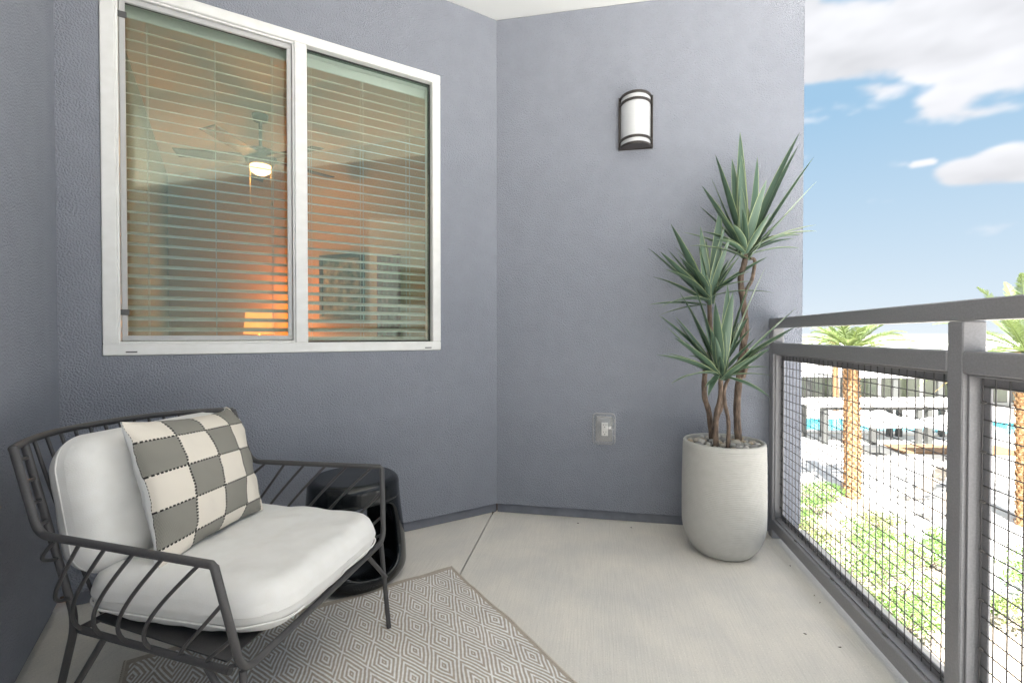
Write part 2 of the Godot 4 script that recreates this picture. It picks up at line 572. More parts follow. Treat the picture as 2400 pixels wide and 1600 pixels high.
# ------------------------------------------------------------------ sky
func sky_panorama() -> ImageTexture:
	var w := 2048
	var h := 1024
	var n := FastNoiseLite.new()
	n.seed = 14
	n.noise_type = FastNoiseLite.TYPE_SIMPLEX_SMOOTH
	n.frequency = 1.0
	n.fractal_octaves = 6
	n.fractal_gain = 0.52
	var n2 := FastNoiseLite.new()
	n2.seed = 77
	n2.frequency = 1.0
	n2.fractal_octaves = 4
	var data := PackedFloat32Array()
	data.resize(w * h * 3)
	var blobs := [[38.0, 29.0, 30.0, 7.8, 1.3], [32.5, 21.4, 7.5, 2.0, 0.75], [45.0, 13.6, 4.6, 1.9, 0.9], [46.0, 19.5, 8.0, 2.6, 0.8], [40.0, 15.0, 1.0, 0.3, 0.4]]
	for j in h / 2:
		var el := (0.5 - (j + 0.5) / h) * 180.0
		var sy := sin(deg_to_rad(el))
		var cy := cos(deg_to_rad(el))
		for i in w:
			var az := fposmod((i + 0.5) / w * 360.0 + 180.0, 360.0) - 180.0      # 0 straight ahead, 90 to the right
			var dx := sin(deg_to_rad(az)) * cy
			var dz := cos(deg_to_rad(az)) * cy
			var t := clampf(el / 22.0, 0.0, 1.0)
			var c := Vector3(0.84, 0.91, 0.96).lerp(Vector3(0.36, 0.58, 0.80), pow(t, 0.62))
			c = c.lerp(Vector3(0.42, 0.74, 1.30), smoothstep(27.0, 70.0, el))
			var k := n.get_noise_3d(dx * 3.4, sy * 8.5, dz * 3.4)
			var cover := lerpf(-0.55, 0.34, smoothstep(17.0, 25.0, el + k * 3.0)) - smoothstep(35.0, 80.0, el) * 0.16
			for b in blobs:
				var q := pow((az - b[0]) / b[2], 2.0) + pow((el - b[1]) / b[3], 2.0)
				cover = maxf(cover, lerpf(-0.6, 0.55 * b[4] + 0.1, clampf(1.35 - q, 0.0, 1.0)))
			var dens := smoothstep(-0.06, 0.32, k * 1.35 + cover)
			var lightness := 0.93 + 0.26 * n2.get_noise_3d(dx * 4.0 + 5.0, sy * 11.0, dz * 4.0) + 0.16 * k
			var cl := Vector3(0.985, 0.985, 1.02) * clampf(lightness, 0.76, 1.04)
			cl *= 1.0 + 1.25 * smoothstep(27.0, 60.0, el)
			c = c.lerp(cl, dens * 0.95)
			var o := (j * w + i) * 3
			data[o] = c.x * 0.145
			data[o + 1] = c.y * 0.145
			data[o + 2] = c.z * 0.145
	for j in range(h / 2, h):
		for i in w:
			var o := (j * w + i) * 3
			data[o] = 0.30
			data[o + 1] = 0.29
			data[o + 2] = 0.27
	return image_tex(Image.create_from_data(w, h, false, Image.FORMAT_RGBF, data.to_byte_array()))

# ------------------------------------------------------------------ plan of the balcony (metres)
var C0 := V(-1.634, 0, 1.754)
var C1 := V(-0.086, 0, 2.733)
var WE := Vector3()        # along the window wall
var WB := Vector3()        # from the window wall into the room
var FE := Vector3()        # along the far wall
var FB := Vector3()        # behind the far wall
var RD := Vector3(0.1762, 0, -0.9844)    # along the railing, away
var RN := Vector3(0.9844, 0, 0.1762)     # outwards across the railing
var R0 := Vector3(0.8505, 0, 0)          # railing inner plane passes here
const CEIL := 2.745

func rail_at(a: float, b: float, y: float) -> Vector3:
	return R0 + RD * a + RN * b + Vector3(0, y, 0)

func _ready() -> void:
	rng.seed = 11
	WE = (C1 - C0).normalized()
	WB = Vector3.UP.cross(WE) * 1.0
	if WB.z > 0: WB = -WB
	FE = (V(1.336, 0, 2.450) - C1).normalized()
	FB = Vector3.UP.cross(FE)
	if FB.z > 0: FB = -FB
	var cam := Camera3D.new()
	cam.name = "camera"
	add_child(cam)
	cam.position = Vector3(0, 1.0, 0)
	cam.rotation_degrees = Vector3(-0.75, 0, 0)
	cam.fov = 69.89
	cam.near = 0.05
	cam.far = 2000.0
	cam.current = true
	var we := WorldEnvironment.new()
	we.name = "environment"
	var env := Environment.new()
	env.background_mode = Environment.BG_SKY
	env.tonemap_mode = Environment.TONE_MAPPER_LINEAR
	env.tonemap_exposure = 7.2
	env.sdfgi_enabled = true
	env.ssao_enabled = true
	env.ssil_enabled = true
	var sky := Sky.new()
	var sm := PanoramaSkyMaterial.new()
	sm.panorama = sky_panorama()
	sky.sky_material = sm
	env.sky = sky
	we.environment = env
	add_child(we)
	var sun := DirectionalLight3D.new()
	sun.name = "sun"
	sun.light_energy = 1.6
	sun.light_color = Color(1.0, 0.985, 0.96)
	sun.light_angular_distance = 0.5
	sun.shadow_enabled = true
	add_child(sun)
	sun.look_at_from_position(Vector3.ZERO, Vector3(0.17, -0.84, -0.52), Vector3.UP)
	make_materials()
	build_shell()
	build_room()
	build_courtyard()
	build_railing()
	build_window()
	build_chair()
	build_rug_and_stool()
	build_planter()
	build_litter()
	build_wall_fittings()

# ------------------------------------------------------------------ walls, floor, ceiling
func wall(called: String, A: Vector3, B: Vector3, h0: float, h1: float, thick: float, hole := [], m: Material = null) -> MeshInstance3D:
	var e := (B - A).normalized()
	var L := A.distance_to(B)
	var back := e.cross(Vector3.UP) * -1.0      # filled so that it points away from the balcony
	var n := -back
	var noise := FastNoiseLite.new()
	noise.seed = called.hash() % 1000
	noise.frequency = 1.6
	noise.fractal_octaves = 3
	var st := new_st()
	st.set_smooth_group(0)
	var xs := [0.0, L]
	var ys := [h0, h1]
	if hole.size():
		xs += [hole[0], hole[1]]
		ys += [hole[2], hole[3]]
	var grid := func(lst: Array) -> Array:
		lst.sort()
		var out := []
		for i in lst.size() - 1:
			var c := maxi(1, int((lst[i + 1] - lst[i]) / 0.06))
			for k in c: out.append(lst[i] + (lst[i + 1] - lst[i]) * k / c)
		out.append(lst[-1])
		return out
	xs = grid.call(xs)
	ys = grid.call(ys)
	var P := func(x: float, y: float) -> Vector3:
		return A + e * x + Vector3(0, y, 0) + n * noise.get_noise_2d(x, y) * 0.0032
	for i in xs.size() - 1:
		for j in ys.size() - 1:
			var cx: float = (xs[i] + xs[i + 1]) / 2
			var cy: float = (ys[j] + ys[j + 1]) / 2
			if hole.size() and cx > hole[0] and cx < hole[1] and cy > hole[2] and cy < hole[3]: continue
			var q := [[xs[i], ys[j]], [xs[i + 1], ys[j]], [xs[i + 1], ys[j + 1]], [xs[i], ys[j + 1]]]
			var pts := []
			var uvs := []
			for k in q:
				pts.append(P.call(k[0], k[1]))
				uvs.append(Vector2(k[0], -k[1]))
			poly(st, pts, n, uvs)
	st.set_smooth_group(-1)
	var edge := func(a: Vector2, b: Vector2, out: Vector3) -> void:
		var p: Vector3 = A + e * a.x + Vector3(0, a.y, 0)
		var q: Vector3 = A + e * b.x + Vector3(0, b.y, 0)
		var l := a.distance_to(b)
		poly(st, [p, q, q + back * thick, p + back * thick], out, [Vector2(0, 0), Vector2(l, 0), Vector2(l, thick), Vector2(0, thick)])
	edge.call(Vector2(0, h0), Vector2(0, h1), -e)
	edge.call(Vector2(L, h0), Vector2(L, h1), e)
	edge.call(Vector2(0, h1), Vector2(L, h1), Vector3.UP)
	edge.call(Vector2(0, h0), Vector2(L, h0), Vector3.DOWN)
	var bp := func(x: float, y: float) -> Vector3: return A + e * x + Vector3(0, y, 0) + back * thick
	if hole.size():
		edge.call(Vector2(hole[0], hole[2]), Vector2(hole[0], hole[3]), e)
		edge.call(Vector2(hole[1], hole[2]), Vector2(hole[1], hole[3]), -e)
		edge.call(Vector2(hole[0], hole[2]), Vector2(hole[1], hole[2]), Vector3.UP)
		edge.call(Vector2(hole[0], hole[3]), Vector2(hole[1], hole[3]), Vector3.DOWN)
		for r in [[0.0, hole[0], h0, h1], [hole[1], L, h0, h1], [hole[0], hole[1], h0, hole[2]], [hole[0], hole[1], hole[3], h1]]:
			poly(st, [bp.call(r[0], r[2]), bp.call(r[1], r[2]), bp.call(r[1], r[3]), bp.call(r[0], r[3])], back)
	else:
		poly(st, [bp.call(0.0, h0), bp.call(L, h0), bp.call(L, h1), bp.call(0.0, h1)], back)
	return obj(called, st, m if m else mats.stucco)

func prism(st: SurfaceTool, pts: Array, y0: float, y1: float, uv_dir := Vector3.RIGHT) -> void:
	st.set_smooth_group(-1)
	var c := Vector3.ZERO
	for p in pts: c += p
	c /= pts.size()
	var side := uv_dir.cross(Vector3.UP)
	for lv in [[y0, Vector3.DOWN], [y1, Vector3.UP]]:
		var pp := []
		var uu := []
		for p in pts:
			pp.append(Vector3(p.x, lv[0], p.z))
			uu.append(Vector2((p as Vector3).dot(side), (p as Vector3).dot(uv_dir)))
		poly(st, pp, lv[1], uu)
	for i in pts.size():
		var p: Vector3 = pts[i]
		var q: Vector3 = pts[(i + 1) % pts.size()]
		var out := (p + q) / 2.0 - c
		out -= (q - p).normalized() * out.dot((q - p).normalized())
		poly(st, [Vector3(p.x, y0, p.z), Vector3(q.x, y0, q.z), Vector3(q.x, y1, q.z), Vector3(p.x, y1, p.z)], out)

func structure(o: Node) -> Node:
	return tag(o, "", "", "", "structure")

func build_shell() -> void:
	var L := C0.distance_to(C1)
	var lw_end := C0 - WB * 2.3
	var back_a := -3.2
	var f_end := C1 + FE * 1.56
	var hb := 0.055
	# the walls stop short of the floor over a recessed base strip
	var w1 := wall("wall_window", C0, C1, hb, CEIL, 0.17, [0.124, 1.493, 0.921, 2.344])
	tag(w1, "grey stucco wall holding the white framed window", "wall")
	var w2 := wall("wall_far", C1, f_end, hb, CEIL, 0.24)
	tag(w2, "grey stucco wall behind the potted plant with the lamp", "wall")
	var w3 := wall("wall_left", lw_end, C0 - WE * 0.0, hb, CEIL, 0.2)
	tag(w3, "grey stucco wall behind the back of the lounge chair", "wall")
	for k in [[w1, C0, C1, 0.020], [w2, C1, f_end, 0.020], [w3, lw_end, C0, 0.022]]:
		var st := new_st()
		var e: Vector3 = (k[2] - k[1]).normalized()
		var back := -e.cross(Vector3.UP)
		var p: Vector3 = k[1] + back * (k[3] + 0.05)
		var q: Vector3 = k[2] + back * (k[3] + 0.05)
		if k[0] == w1:
			p += e * 0.02
			q += e * 0.01
		bar(st, p + Vector3(0, hb / 2 - 0.001, 0), q + Vector3(0, hb / 2 - 0.001, 0), 0.1, hb - 0.004, 0.002)
		obj("base_strip", st, mats.stucco_base, k[0])
	# hairline crack across the stucco left of the window
	var st := new_st()
	# floor: two slabs with a tooled joint between them
	var outer0 := rail_at(back_a, 0.16, 0)
	var corner0 := rail_at(back_a, -4.2, 0)
	var jd := (V(-0.101, 0, 2.669) - V(-0.207, 0, 2.014)).normalized()
	var j_far := V(-0.094, 0, 2.712)
	var j_near := j_far - jd * 4.0
	var gap := jd.cross(Vector3.UP).normalized() * 0.0035
	# where the joint meets the left wall
	var le := (C0 - lw_end).normalized()
	var pl := Plane(le.cross(Vector3.UP).normalized(), le.cross(Vector3.UP).normalized().dot(lw_end))
	var hit = pl.intersects_segment(j_far, j_near)
	var j_end: Vector3 = hit if hit != null else j_near
	var wb := WB * 0.09
	var floor_node := Node3D.new()
	floor_node.name = "balcony_floor"
	add_child(floor_node)
	tag(floor_node, "broom finished concrete floor of the balcony", "floor", "", "structure")
	st = new_st()
	prism(st, [C0 + wb - WE * 0.05, C1 + wb, j_far - gap + wb * 0.3, j_end - gap], -0.25, 0.0, RD)
	obj("slab", st, mats.concrete, floor_node)
	st = new_st()
	prism(st, [j_end + gap, j_far + gap + wb * 0.3, C1 + FB * 0.09, rail_at(2.57, 0.2, 0), outer0, corner0, lw_end - WE * 0.2], -0.25, 0.0, RD)
	obj("slab", st, mats.concrete, floor_node)
	st = new_st()
	prism(st, [j_end - gap * 3, j_far - gap * 3, j_far + gap * 3, j_end + gap * 3], -0.2, -0.006, RD)
	obj("joint", st, mats.joint_dark, floor_node)
	# ceiling slab, reaching just past the railing
	st = new_st()
	var out0 := rail_at(back_a - 0.1, 0.30, 0)
	var out2 := rail_at(back_a - 0.1, -4.2, 0)
	var out1 := rail_at(2.62, 0.30, 0)
	prism(st, [C0 + WB * 0.1 - WE * 0.1, C1 + WB * 0.1 + FB * 0.1, f_end + FB * 0.1, out1, out0, out2, lw_end - WE * 0.2], CEIL + 0.002, CEIL + 0.32)
	structure(obj("ceiling", st, mats.ceiling_paint))
	# the rest of this apartment house: storeys below and to both sides, plus an added shading block above
	var house := base("apartment_house", rail_at(0, -5, -6.6), "grey stucco apartment house that carries the balcony", "building")
	var hz := Basis(RD, Vector3.UP, RD.cross(Vector3.UP))
	var blk := func(called: String, a0: float, a1: float, b0: float, b1: float, y0: float, y1: float) -> void:
		var s2 := new_st()
		var c := rail_at((a0 + a1) / 2, (b0 + b1) / 2, (y0 + y1) / 2) - house.position
		box(s2, c, Vector3(a1 - a0, y1 - y0, b1 - b0), hz)
		obj(called, s2, mats.stucco_base, house)
	blk.call("lower_storeys", -3.2, 20.0, -11.0, 0.10, -6.6, -0.26)
	blk.call("added_shade_storey", -3.2, 20.0, -11.0, 0.10, CEIL + 0.33, 5.2)  # unseen storey, added so that its mass keeps sun off the balcony
	blk.call("facade", 2.80, 20.0, -0.15, 0.10, -0.255, CEIL + 0.325)
	# return wall from the end of the left wall to the back corner of the house
	var w4 := wall("wall_return", corner0, lw_end, 0.0, CEIL, 0.2)
	tag(w4, "grey stucco wall round the corner behind the lounge chair wall", "wall")

# ------------------------------------------------------------------ the room behind the window
func build_room() -> void:
	var i0 := C0 + WB * 0.172 + WE * 0.02
	var i1 := C1 + WB * 0.172
	var bd := (V(-1.078, 0, 4.43) - V(-1.96, 0, 4.74)).normalized()    # along the back wall
	var b0 := V(-1.96, 0, 4.74) - bd * 1.93
	var b1 := V(-1.96, 0, 4.74) + bd * 2.15
	var st := new_st()
	var foot := [i0 - WE * 0.3, i1 + FB * 0.3, b1 + FB * 0.2, b0 + FB * 0.2 - WE * 0.2]
	prism(st, foot, -0.2, 0.002)
	structure(obj("room_floor", st, mats.room_floor))
	st = new_st()
	prism(st, foot, CEIL + 0.004, CEIL + 0.2)
	structure(obj("room_ceiling", st, mats.room_ceiling))
	for k in [["room_wall_back", b0, b1, "room_ochre"], ["room_wall_left", i0, b0, "room_green"], ["room_wall_right", b1, i1 + FE * 0.1 + FB * 0.1, "room_ochre"]]:
		st = new_st()
		var e: Vector3 = (k[2] - k[1]).normalized()
		var back := -e.cross(Vector3.UP)
		bar(st, k[1] + back * 0.06 + Vector3(0, CEIL / 2 + 0.003, 0), k[2] + back * 0.06 + Vector3(0, CEIL / 2 + 0.003, 0), 0.12, CEIL - 0.004, 0.0)
		structure(obj(k[0], st, mats[k[3]]))
	var wn := -(-bd.cross(Vector3.UP))       # from the back wall into the room
	if wn.z < 0: wn = -wn
	# ceiling fan with a lit bowl and two pull chains
	var fc := V(-2.0, 0, 3.9)
	var fan := base("ceiling_fan", fc + Vector3(0, CEIL, 0), "dark ceiling fan with a lit bowl and two pull chains inside the room", "ceiling fan")
	st = new_st()
	lathe(st, [Vector2(0.001, 0.0), Vector2(0.06, 0.0), Vector2(0.05, -0.05), Vector2(0.012, -0.06), Vector2(0.012, -0.26), Vector2(0.10, -0.28), Vector2(0.12, -0.34), Vector2(0.09, -0.40), Vector2(0.001, -0.40)], 24)
	obj("motor_housing", st, mats.fan_brown, fan)
	for k in 5:
		var a := TAU * k / 5 + 0.4
		var d := Vector3(cos(a), 0, sin(a))
		st = new_st()
		box(st, d * 0.36 + Vector3(0, -0.345, 0), Vector3(0.48, 0.01, 0.12), Basis(d, Vector3.UP, d.cross(Vector3.UP)) * Basis(Vector3.RIGHT, 0.2), 0.003)
		obj("blade", st, mats.fan_brown, fan)
	st = new_st()
	lathe(st, [Vector2(0.001, -0.475), Vector2(0.04, -0.470), Vector2(0.07, -0.45), Vector2(0.08, -0.42), Vector2(0.075, -0.402)], 24)
	obj("light_bowl", st, mats.fan_glow, fan)
	for s in [-1.0, 1.0]:
		st = new_st()
		tube(st, [Vector3(s * 0.085, -0.40, 0.0), Vector3(s * 0.085, -0.68, 0.0)], 0.004, 6)
		var ch := obj("pull_chain", st, mats.brass, fan)
		st = new_st()
		tube(st, spline([Vector3(s * 0.085, -0.68, 0), Vector3(s * 0.085, -0.695, 0), Vector3(s * 0.085, -0.72, 0)], 3), [0.003, 0.006, 0.009, 0.010, 0.010, 0.009, 0.004], 8)
		obj("pull_knob", st, mats.brass, ch)
	var l := OmniLight3D.new()
	l.name = "fan_light"
	add_child(l)
	l.position = fc + Vector3(0, CEIL - 0.44, 0)
	l.light_color = Color(1.0, 0.78, 0.5)
	l.light_energy = 0.06
	l.omni_range = 8.0
	l.omni_attenuation = 2.0
	l.light_size = 0.06
	l.shadow_enabled = true
	# table lamp on a night stand near the back wall
	var tc := V(-2.33, 0, 4.50)
	var ns := base("night_stand", tc + Vector3(0, 0.002, 0), "brown wooden night stand under the lit table lamp", "table")
	st = new_st()
	box(st, Vector3(0, 0.40, 0), Vector3(0.5, 0.5, 0.4), Basis(bd, Vector3.UP, bd.cross(Vector3.UP)), 0.006)
	obj("cabinet", st, mats.wood_brown, ns)
	for q in [[-1, -1], [1, -1], [1, 1], [-1, 1]]:
		st = new_st()
		var p: Vector3 = bd * (q[0] * 0.22) + bd.cross(Vector3.UP) * (q[1] * 0.17)
		tube(st, [p, p + Vector3(0, 0.152, 0)], 0.018, 8)
		obj("leg", st, mats.wood_brown, ns)
	var tl := base("table_lamp", tc + Vector3(0, 0.652, 0), "lit table lamp with a glowing drum shade inside the room", "lamp")
	st = new_st()
	lathe(st, [Vector2(0.001, 0.0), Vector2(0.08, 0.0), Vector2(0.08, 0.02), Vector2(0.03, 0.05), Vector2(0.05, 0.16), Vector2(0.02, 0.28), Vector2(0.012, 0.36), Vector2(0.001, 0.36)], 20)
	obj("lamp_base", st, mats.frame_dark, tl)
	st = new_st()
	lathe(st, [Vector2(0.13, 0.36), Vector2(0.11, 0.58)], 32)
	obj("lamp_shade", st, mats.lamp_glow, tl)
	var l2 := OmniLight3D.new()
	l2.name = "table_lamp_light"
	add_child(l2)
	l2.position = tc + Vector3(0, 1.13, 0)
	l2.light_color = Color(1.0, 0.66, 0.32)
	l2.light_energy = 0.085
	l2.omni_range = 6.0
	l2.omni_attenuation = 2.0
	l2.light_size = 0.05
	l2.shadow_enabled = true
	# framed picture and a red hanging on the back wall
	var pc := V(-1.96, 1.45, 4.74) + bd * 0.38 + wn * 0.012
	var pf := base("framed_picture", pc, "dark framed picture on the ochre wall inside the room", "picture")
	var pb := Basis(bd, Vector3.UP, bd.cross(Vector3.UP))
	for s in [[0, 0.29, 0.50, 0.04], [0, -0.29, 0.50, 0.04], [-0.23, 0, 0.04, 0.54], [0.23, 0, 0.04, 0.54]]:
		st = new_st()
		box(st, bd * s[0] + Vector3(0, s[1], 0), Vector3(s[2], s[3], 0.03), pb, 0.004)
		obj("frame_rail", st, mats.frame_dark, pf)
	st = new_st()
	box(st, Vector3.ZERO, Vector3(0.42, 0.54, 0.012), pb)
	obj("print", st, mats.canvas_print, pf)
	st = new_st()
	var rc := V(-1.96, 0, 4.74) + bd * 0.80 + wn * 0.05
	var cols := 24
	for k in cols:
		var a0 := k * 0.24 / cols
		var a1 := (k + 1) * 0.24 / cols
		var z0 := sin(a0 * 120.0) * 0.02
		var z1 := sin(a1 * 120.0) * 0.02
		poly(st, [rc + bd * a0 + wn * z0 + Vector3(0, 0.01, 0), rc + bd * a1 + wn * z1 + Vector3(0, 0.01, 0), rc + bd * a1 + wn * z1 + Vector3(0, 1.72, 0), rc + bd * a0 + wn * z0 + Vector3(0, 1.72, 0)], wn)
	tag(obj("red_hanging", st, mats.red_cloth), "dark red cloth hanging on the back wall inside the room", "curtain")

# ------------------------------------------------------------------ window with its two blinds
func build_window() -> void:
	var e0 := 0.124
	var e1 := 1.493
	var y0 := 0.921
	var y1 := 2.344
	var F := 0.046
	var at := func(e: float, y: float, n: float) -> Vector3: return C0 + WE * e + Vector3(0, y, 0) + WB * n
	var org: Vector3 = at.call((e0 + e1) / 2, y0, 0.0)
	var win := base("sliding_window", org, "white vinyl two pane sliding window with an insect screen over one half", "window")
	var b := Basis(WE, Vector3.UP, WE.cross(Vector3.UP))
	var part := func(called: String, ea: float, eb: float, ya: float, yb: float, na: float, nb: float, m: Material, ch: float, parent: Node) -> MeshInstance3D:
		var st := new_st()
		box(st, at.call((ea + eb) / 2, (ya + yb) / 2, (na + nb) / 2) - org, Vector3(eb - ea, yb - ya, nb - na), b, ch)
		return obj(called, st, m, parent)
	# outer frame, a few millimetres proud of the stucco
	var g := 0.0015
	part.call("frame_sill", e0 + g, e1 - g, y0 + g, y0 + F, -0.005, 0.10, mats.vinyl, 0.003, win)
	part.call("frame_head", e0 + g, e1 - g, y1 - F, y1 - g, -0.005, 0.10, mats.vinyl, 0.003, win)
	part.call("frame_jamb", e0 + g, e0 + F, y0 + F, y1 - F, -0.005, 0.10, mats.vinyl, 0.003, win)
	part.call("frame_jamb", e1 - F, e1 - g, y0 + F, y1 - F, -0.005, 0.10, mats.vinyl, 0.003, win)
	var m0 := 0.792
	var m1 := 0.844
	part.call("mullion", m0, m1, y0 + F, y1 - F, -0.004, 0.10, mats.vinyl, 0.003, win)
	# raised inner bead round the sliding half
	for q in [[e0 + F, m0, y0 + F, y0 + F + 0.008], [e0 + F, m0, y1 - F - 0.008, y1 - F], [e0 + F, e0 + F + 0.008, y0 + F + 0.008, y1 - F - 0.008], [m0 - 0.008, m0, y0 + F + 0.008, y1 - F - 0.008]]:
		part.call("bead", q[0], q[1], q[2], q[3], 0.006, 0.05, mats.vinyl, 0.0015, win)
	# insect-screen frame in the left half with its dark clips
	var sa := e0 + F + 0.011
	var sb := m0 - 0.011
	var sc := y0 + F + 0.011
	var sd := y1 - F - 0.011
	for q in [[sa, sb, sc, sc + 0.020], [sa, sb, sd - 0.020, sd], [sa, sa + 0.018, sc + 0.020, sd - 0.020], [sb - 0.018, sb, sc + 0.020, sd - 0.020]]:
		part.call("screen_frame", q[0], q[1], q[2], q[3], 0.014, 0.026, mats.screen_frame, 0.002, win)
	for yy in [y0 + 0.155, y1 - 0.14]:
		part.call("screen_clip", sa - 0.008, sa + 0.024, yy, yy + 0.022, 0.009, 0.016, mats.clip_plastic, 0.001, win)
	# gaskets and double glazing
	for h in [[e0 + F, m0, 0.060, "glass_left"], [m1, e1 - F, 0.034, "glass"]]:
		var ga: float = h[0]
		var gb: float = h[1]
		for q in [[ga, gb, y0 + F, y0 + F + 0.006], [ga, gb, y1 - F - 0.006, y1 - F], [ga, ga + 0.006, y0 + F + 0.006, y1 - F - 0.006], [gb - 0.006, gb, y0 + F + 0.006, y1 - F - 0.006]]:
			part.call("gasket", q[0], q[1], q[2], q[3], h[2] - 0.004, h[2] + 0.020, mats.gasket, 0.0, win)
		for dn in [0.0, 0.014]:      # coated outer pane, clear inner pane
			var st := new_st()
			var p: Array = [[ga + 0.002, y0 + F + 0.002], [gb - 0.002, y0 + F + 0.002], [gb - 0.002, y1 - F - 0.002], [ga + 0.002, y1 - F - 0.002]]
			var pts := []
			for k in p: pts.append(at.call(k[0], k[1], h[2] + dn) - org)
			st.set_smooth_group(-1)
			poly(st, pts, -WB)
			obj("pane", st, mats[h[3]] if dn == 0.0 else mats.glass_clear, win)
	# weep slots in the sill
	for ee in [e0 + 0.07, e1 - 0.09]:
		part.call("weep_slot", ee, ee + 0.035, y0 + 0.012, y0 + 0.017, -0.0065, -0.004, mats.clip_plastic, 0.0, win)
	# blinds
	var which := 0
	for h in [[e0 + 0.02, m0 + 0.012, "horizontal slat blind behind the screened half of the window"], [m1 - 0.012, e1 - 0.02, "horizontal slat blind behind the clear half of the window"]]:
		var ba: float = h[0]
		var bb: float = h[1]
		var bo: Vector3 = at.call((ba + bb) / 2, y0 + 0.02, 0.15)
		var bl := base("slat_blind" if which == 0 else "slat_blind_001", bo, h[2], "blind", "blinds behind the window")
		var bpart := func(called: String, ea: float, eb: float, ya: float, yb: float, na: float, nb: float, m: Material, ch: float) -> void:
			var st := new_st()
			box(st, at.call((ea + eb) / 2, (ya + yb) / 2, (na + nb) / 2) - bo, Vector3(eb - ea, yb - ya, nb - na), b, ch)
			obj(called, st, m, bl)
		bpart.call("head_rail", ba, bb, y1 - 0.055, y1 - 0.004, 0.118, 0.172, mats.slat, 0.004)
		bpart.call("valance", ba - 0.005, bb + 0.005, y1 - 0.085, y1 - 0.002, 0.108, 0.116, mats.slat, 0.003)
		# one slat mesh, slightly crowned, tilted with its outer edge low
		var st := new_st()
		st.set_smooth_group(0)
		var half := 0.0245
		var tilt := deg_to_rad(20.0)
		var L := bb - ba - 0.01
		for k in 6:
			var sect := []
			for q in [k, k + 1]:
				var t: float = -1.0 + 2.0 * q / 6.0
				var across: float = t * half
				var up: float = (1.0 - t * t) * 0.0022
				sect.append(WB * (across * cos(tilt) - up * sin(tilt)) + Vector3(0, across * sin(tilt) + up * cos(tilt), 0))
			for lift in [0.0, -0.0022]:
				var o := Vector3(0, lift, 0)
				poly(st, [WE * (-L / 2) + sect[0] + o, WE * (L / 2) + sect[0] + o, WE * (L / 2) + sect[1] + o, WE * (-L / 2) + sect[1] + o], Vector3(0, 1.0 if lift == 0.0 else -1.0, 0))
		st.set_smooth_group(-1)
		for sg in [-1.0, 1.0]:
			var ed: Vector3 = WB * (sg * half * cos(tilt)) + Vector3(0, sg * half * sin(tilt), 0)
			poly(st, [WE * (-L / 2) + ed, WE * (L / 2) + ed, WE * (L / 2) + ed + Vector3(0, -0.0022, 0), WE * (-L / 2) + ed + Vector3(0, -0.0022, 0)], WB * sg)
		var slat_mesh := commit(st, mats.slat)
		var yy := y0 + 0.062
		while yy < y1 - 0.09:
			var o := put("slat", slat_mesh, bl, Transform3D(Basis(WB, rng.randf_range(-0.0, 0.0)), Vector3(0, yy - bo.y + rng.randf_range(-0.0008, 0.0008), 0)))
			yy += 0.0432
		bpart.call("bottom_rail", ba, bb, y0 + 0.022, y0 + 0.040, 0.128, 0.170, mats.slat, 0.003)
		for f in ([0.17, 0.53, 0.87] if which == 0 else [0.08, 0.46, 0.84]):
			for nn in [0.1235, 0.1775]:
				st = new_st()
				var ee := lerpf(ba, bb, f)
				tube(st, [at.call(ee, y0 + 0.03, nn) - bo, at.call(ee, y1 - 0.05, nn) - bo], 0.0011, 6)
				obj("ladder_cord", st, mats.cord, bl)
		which += 1

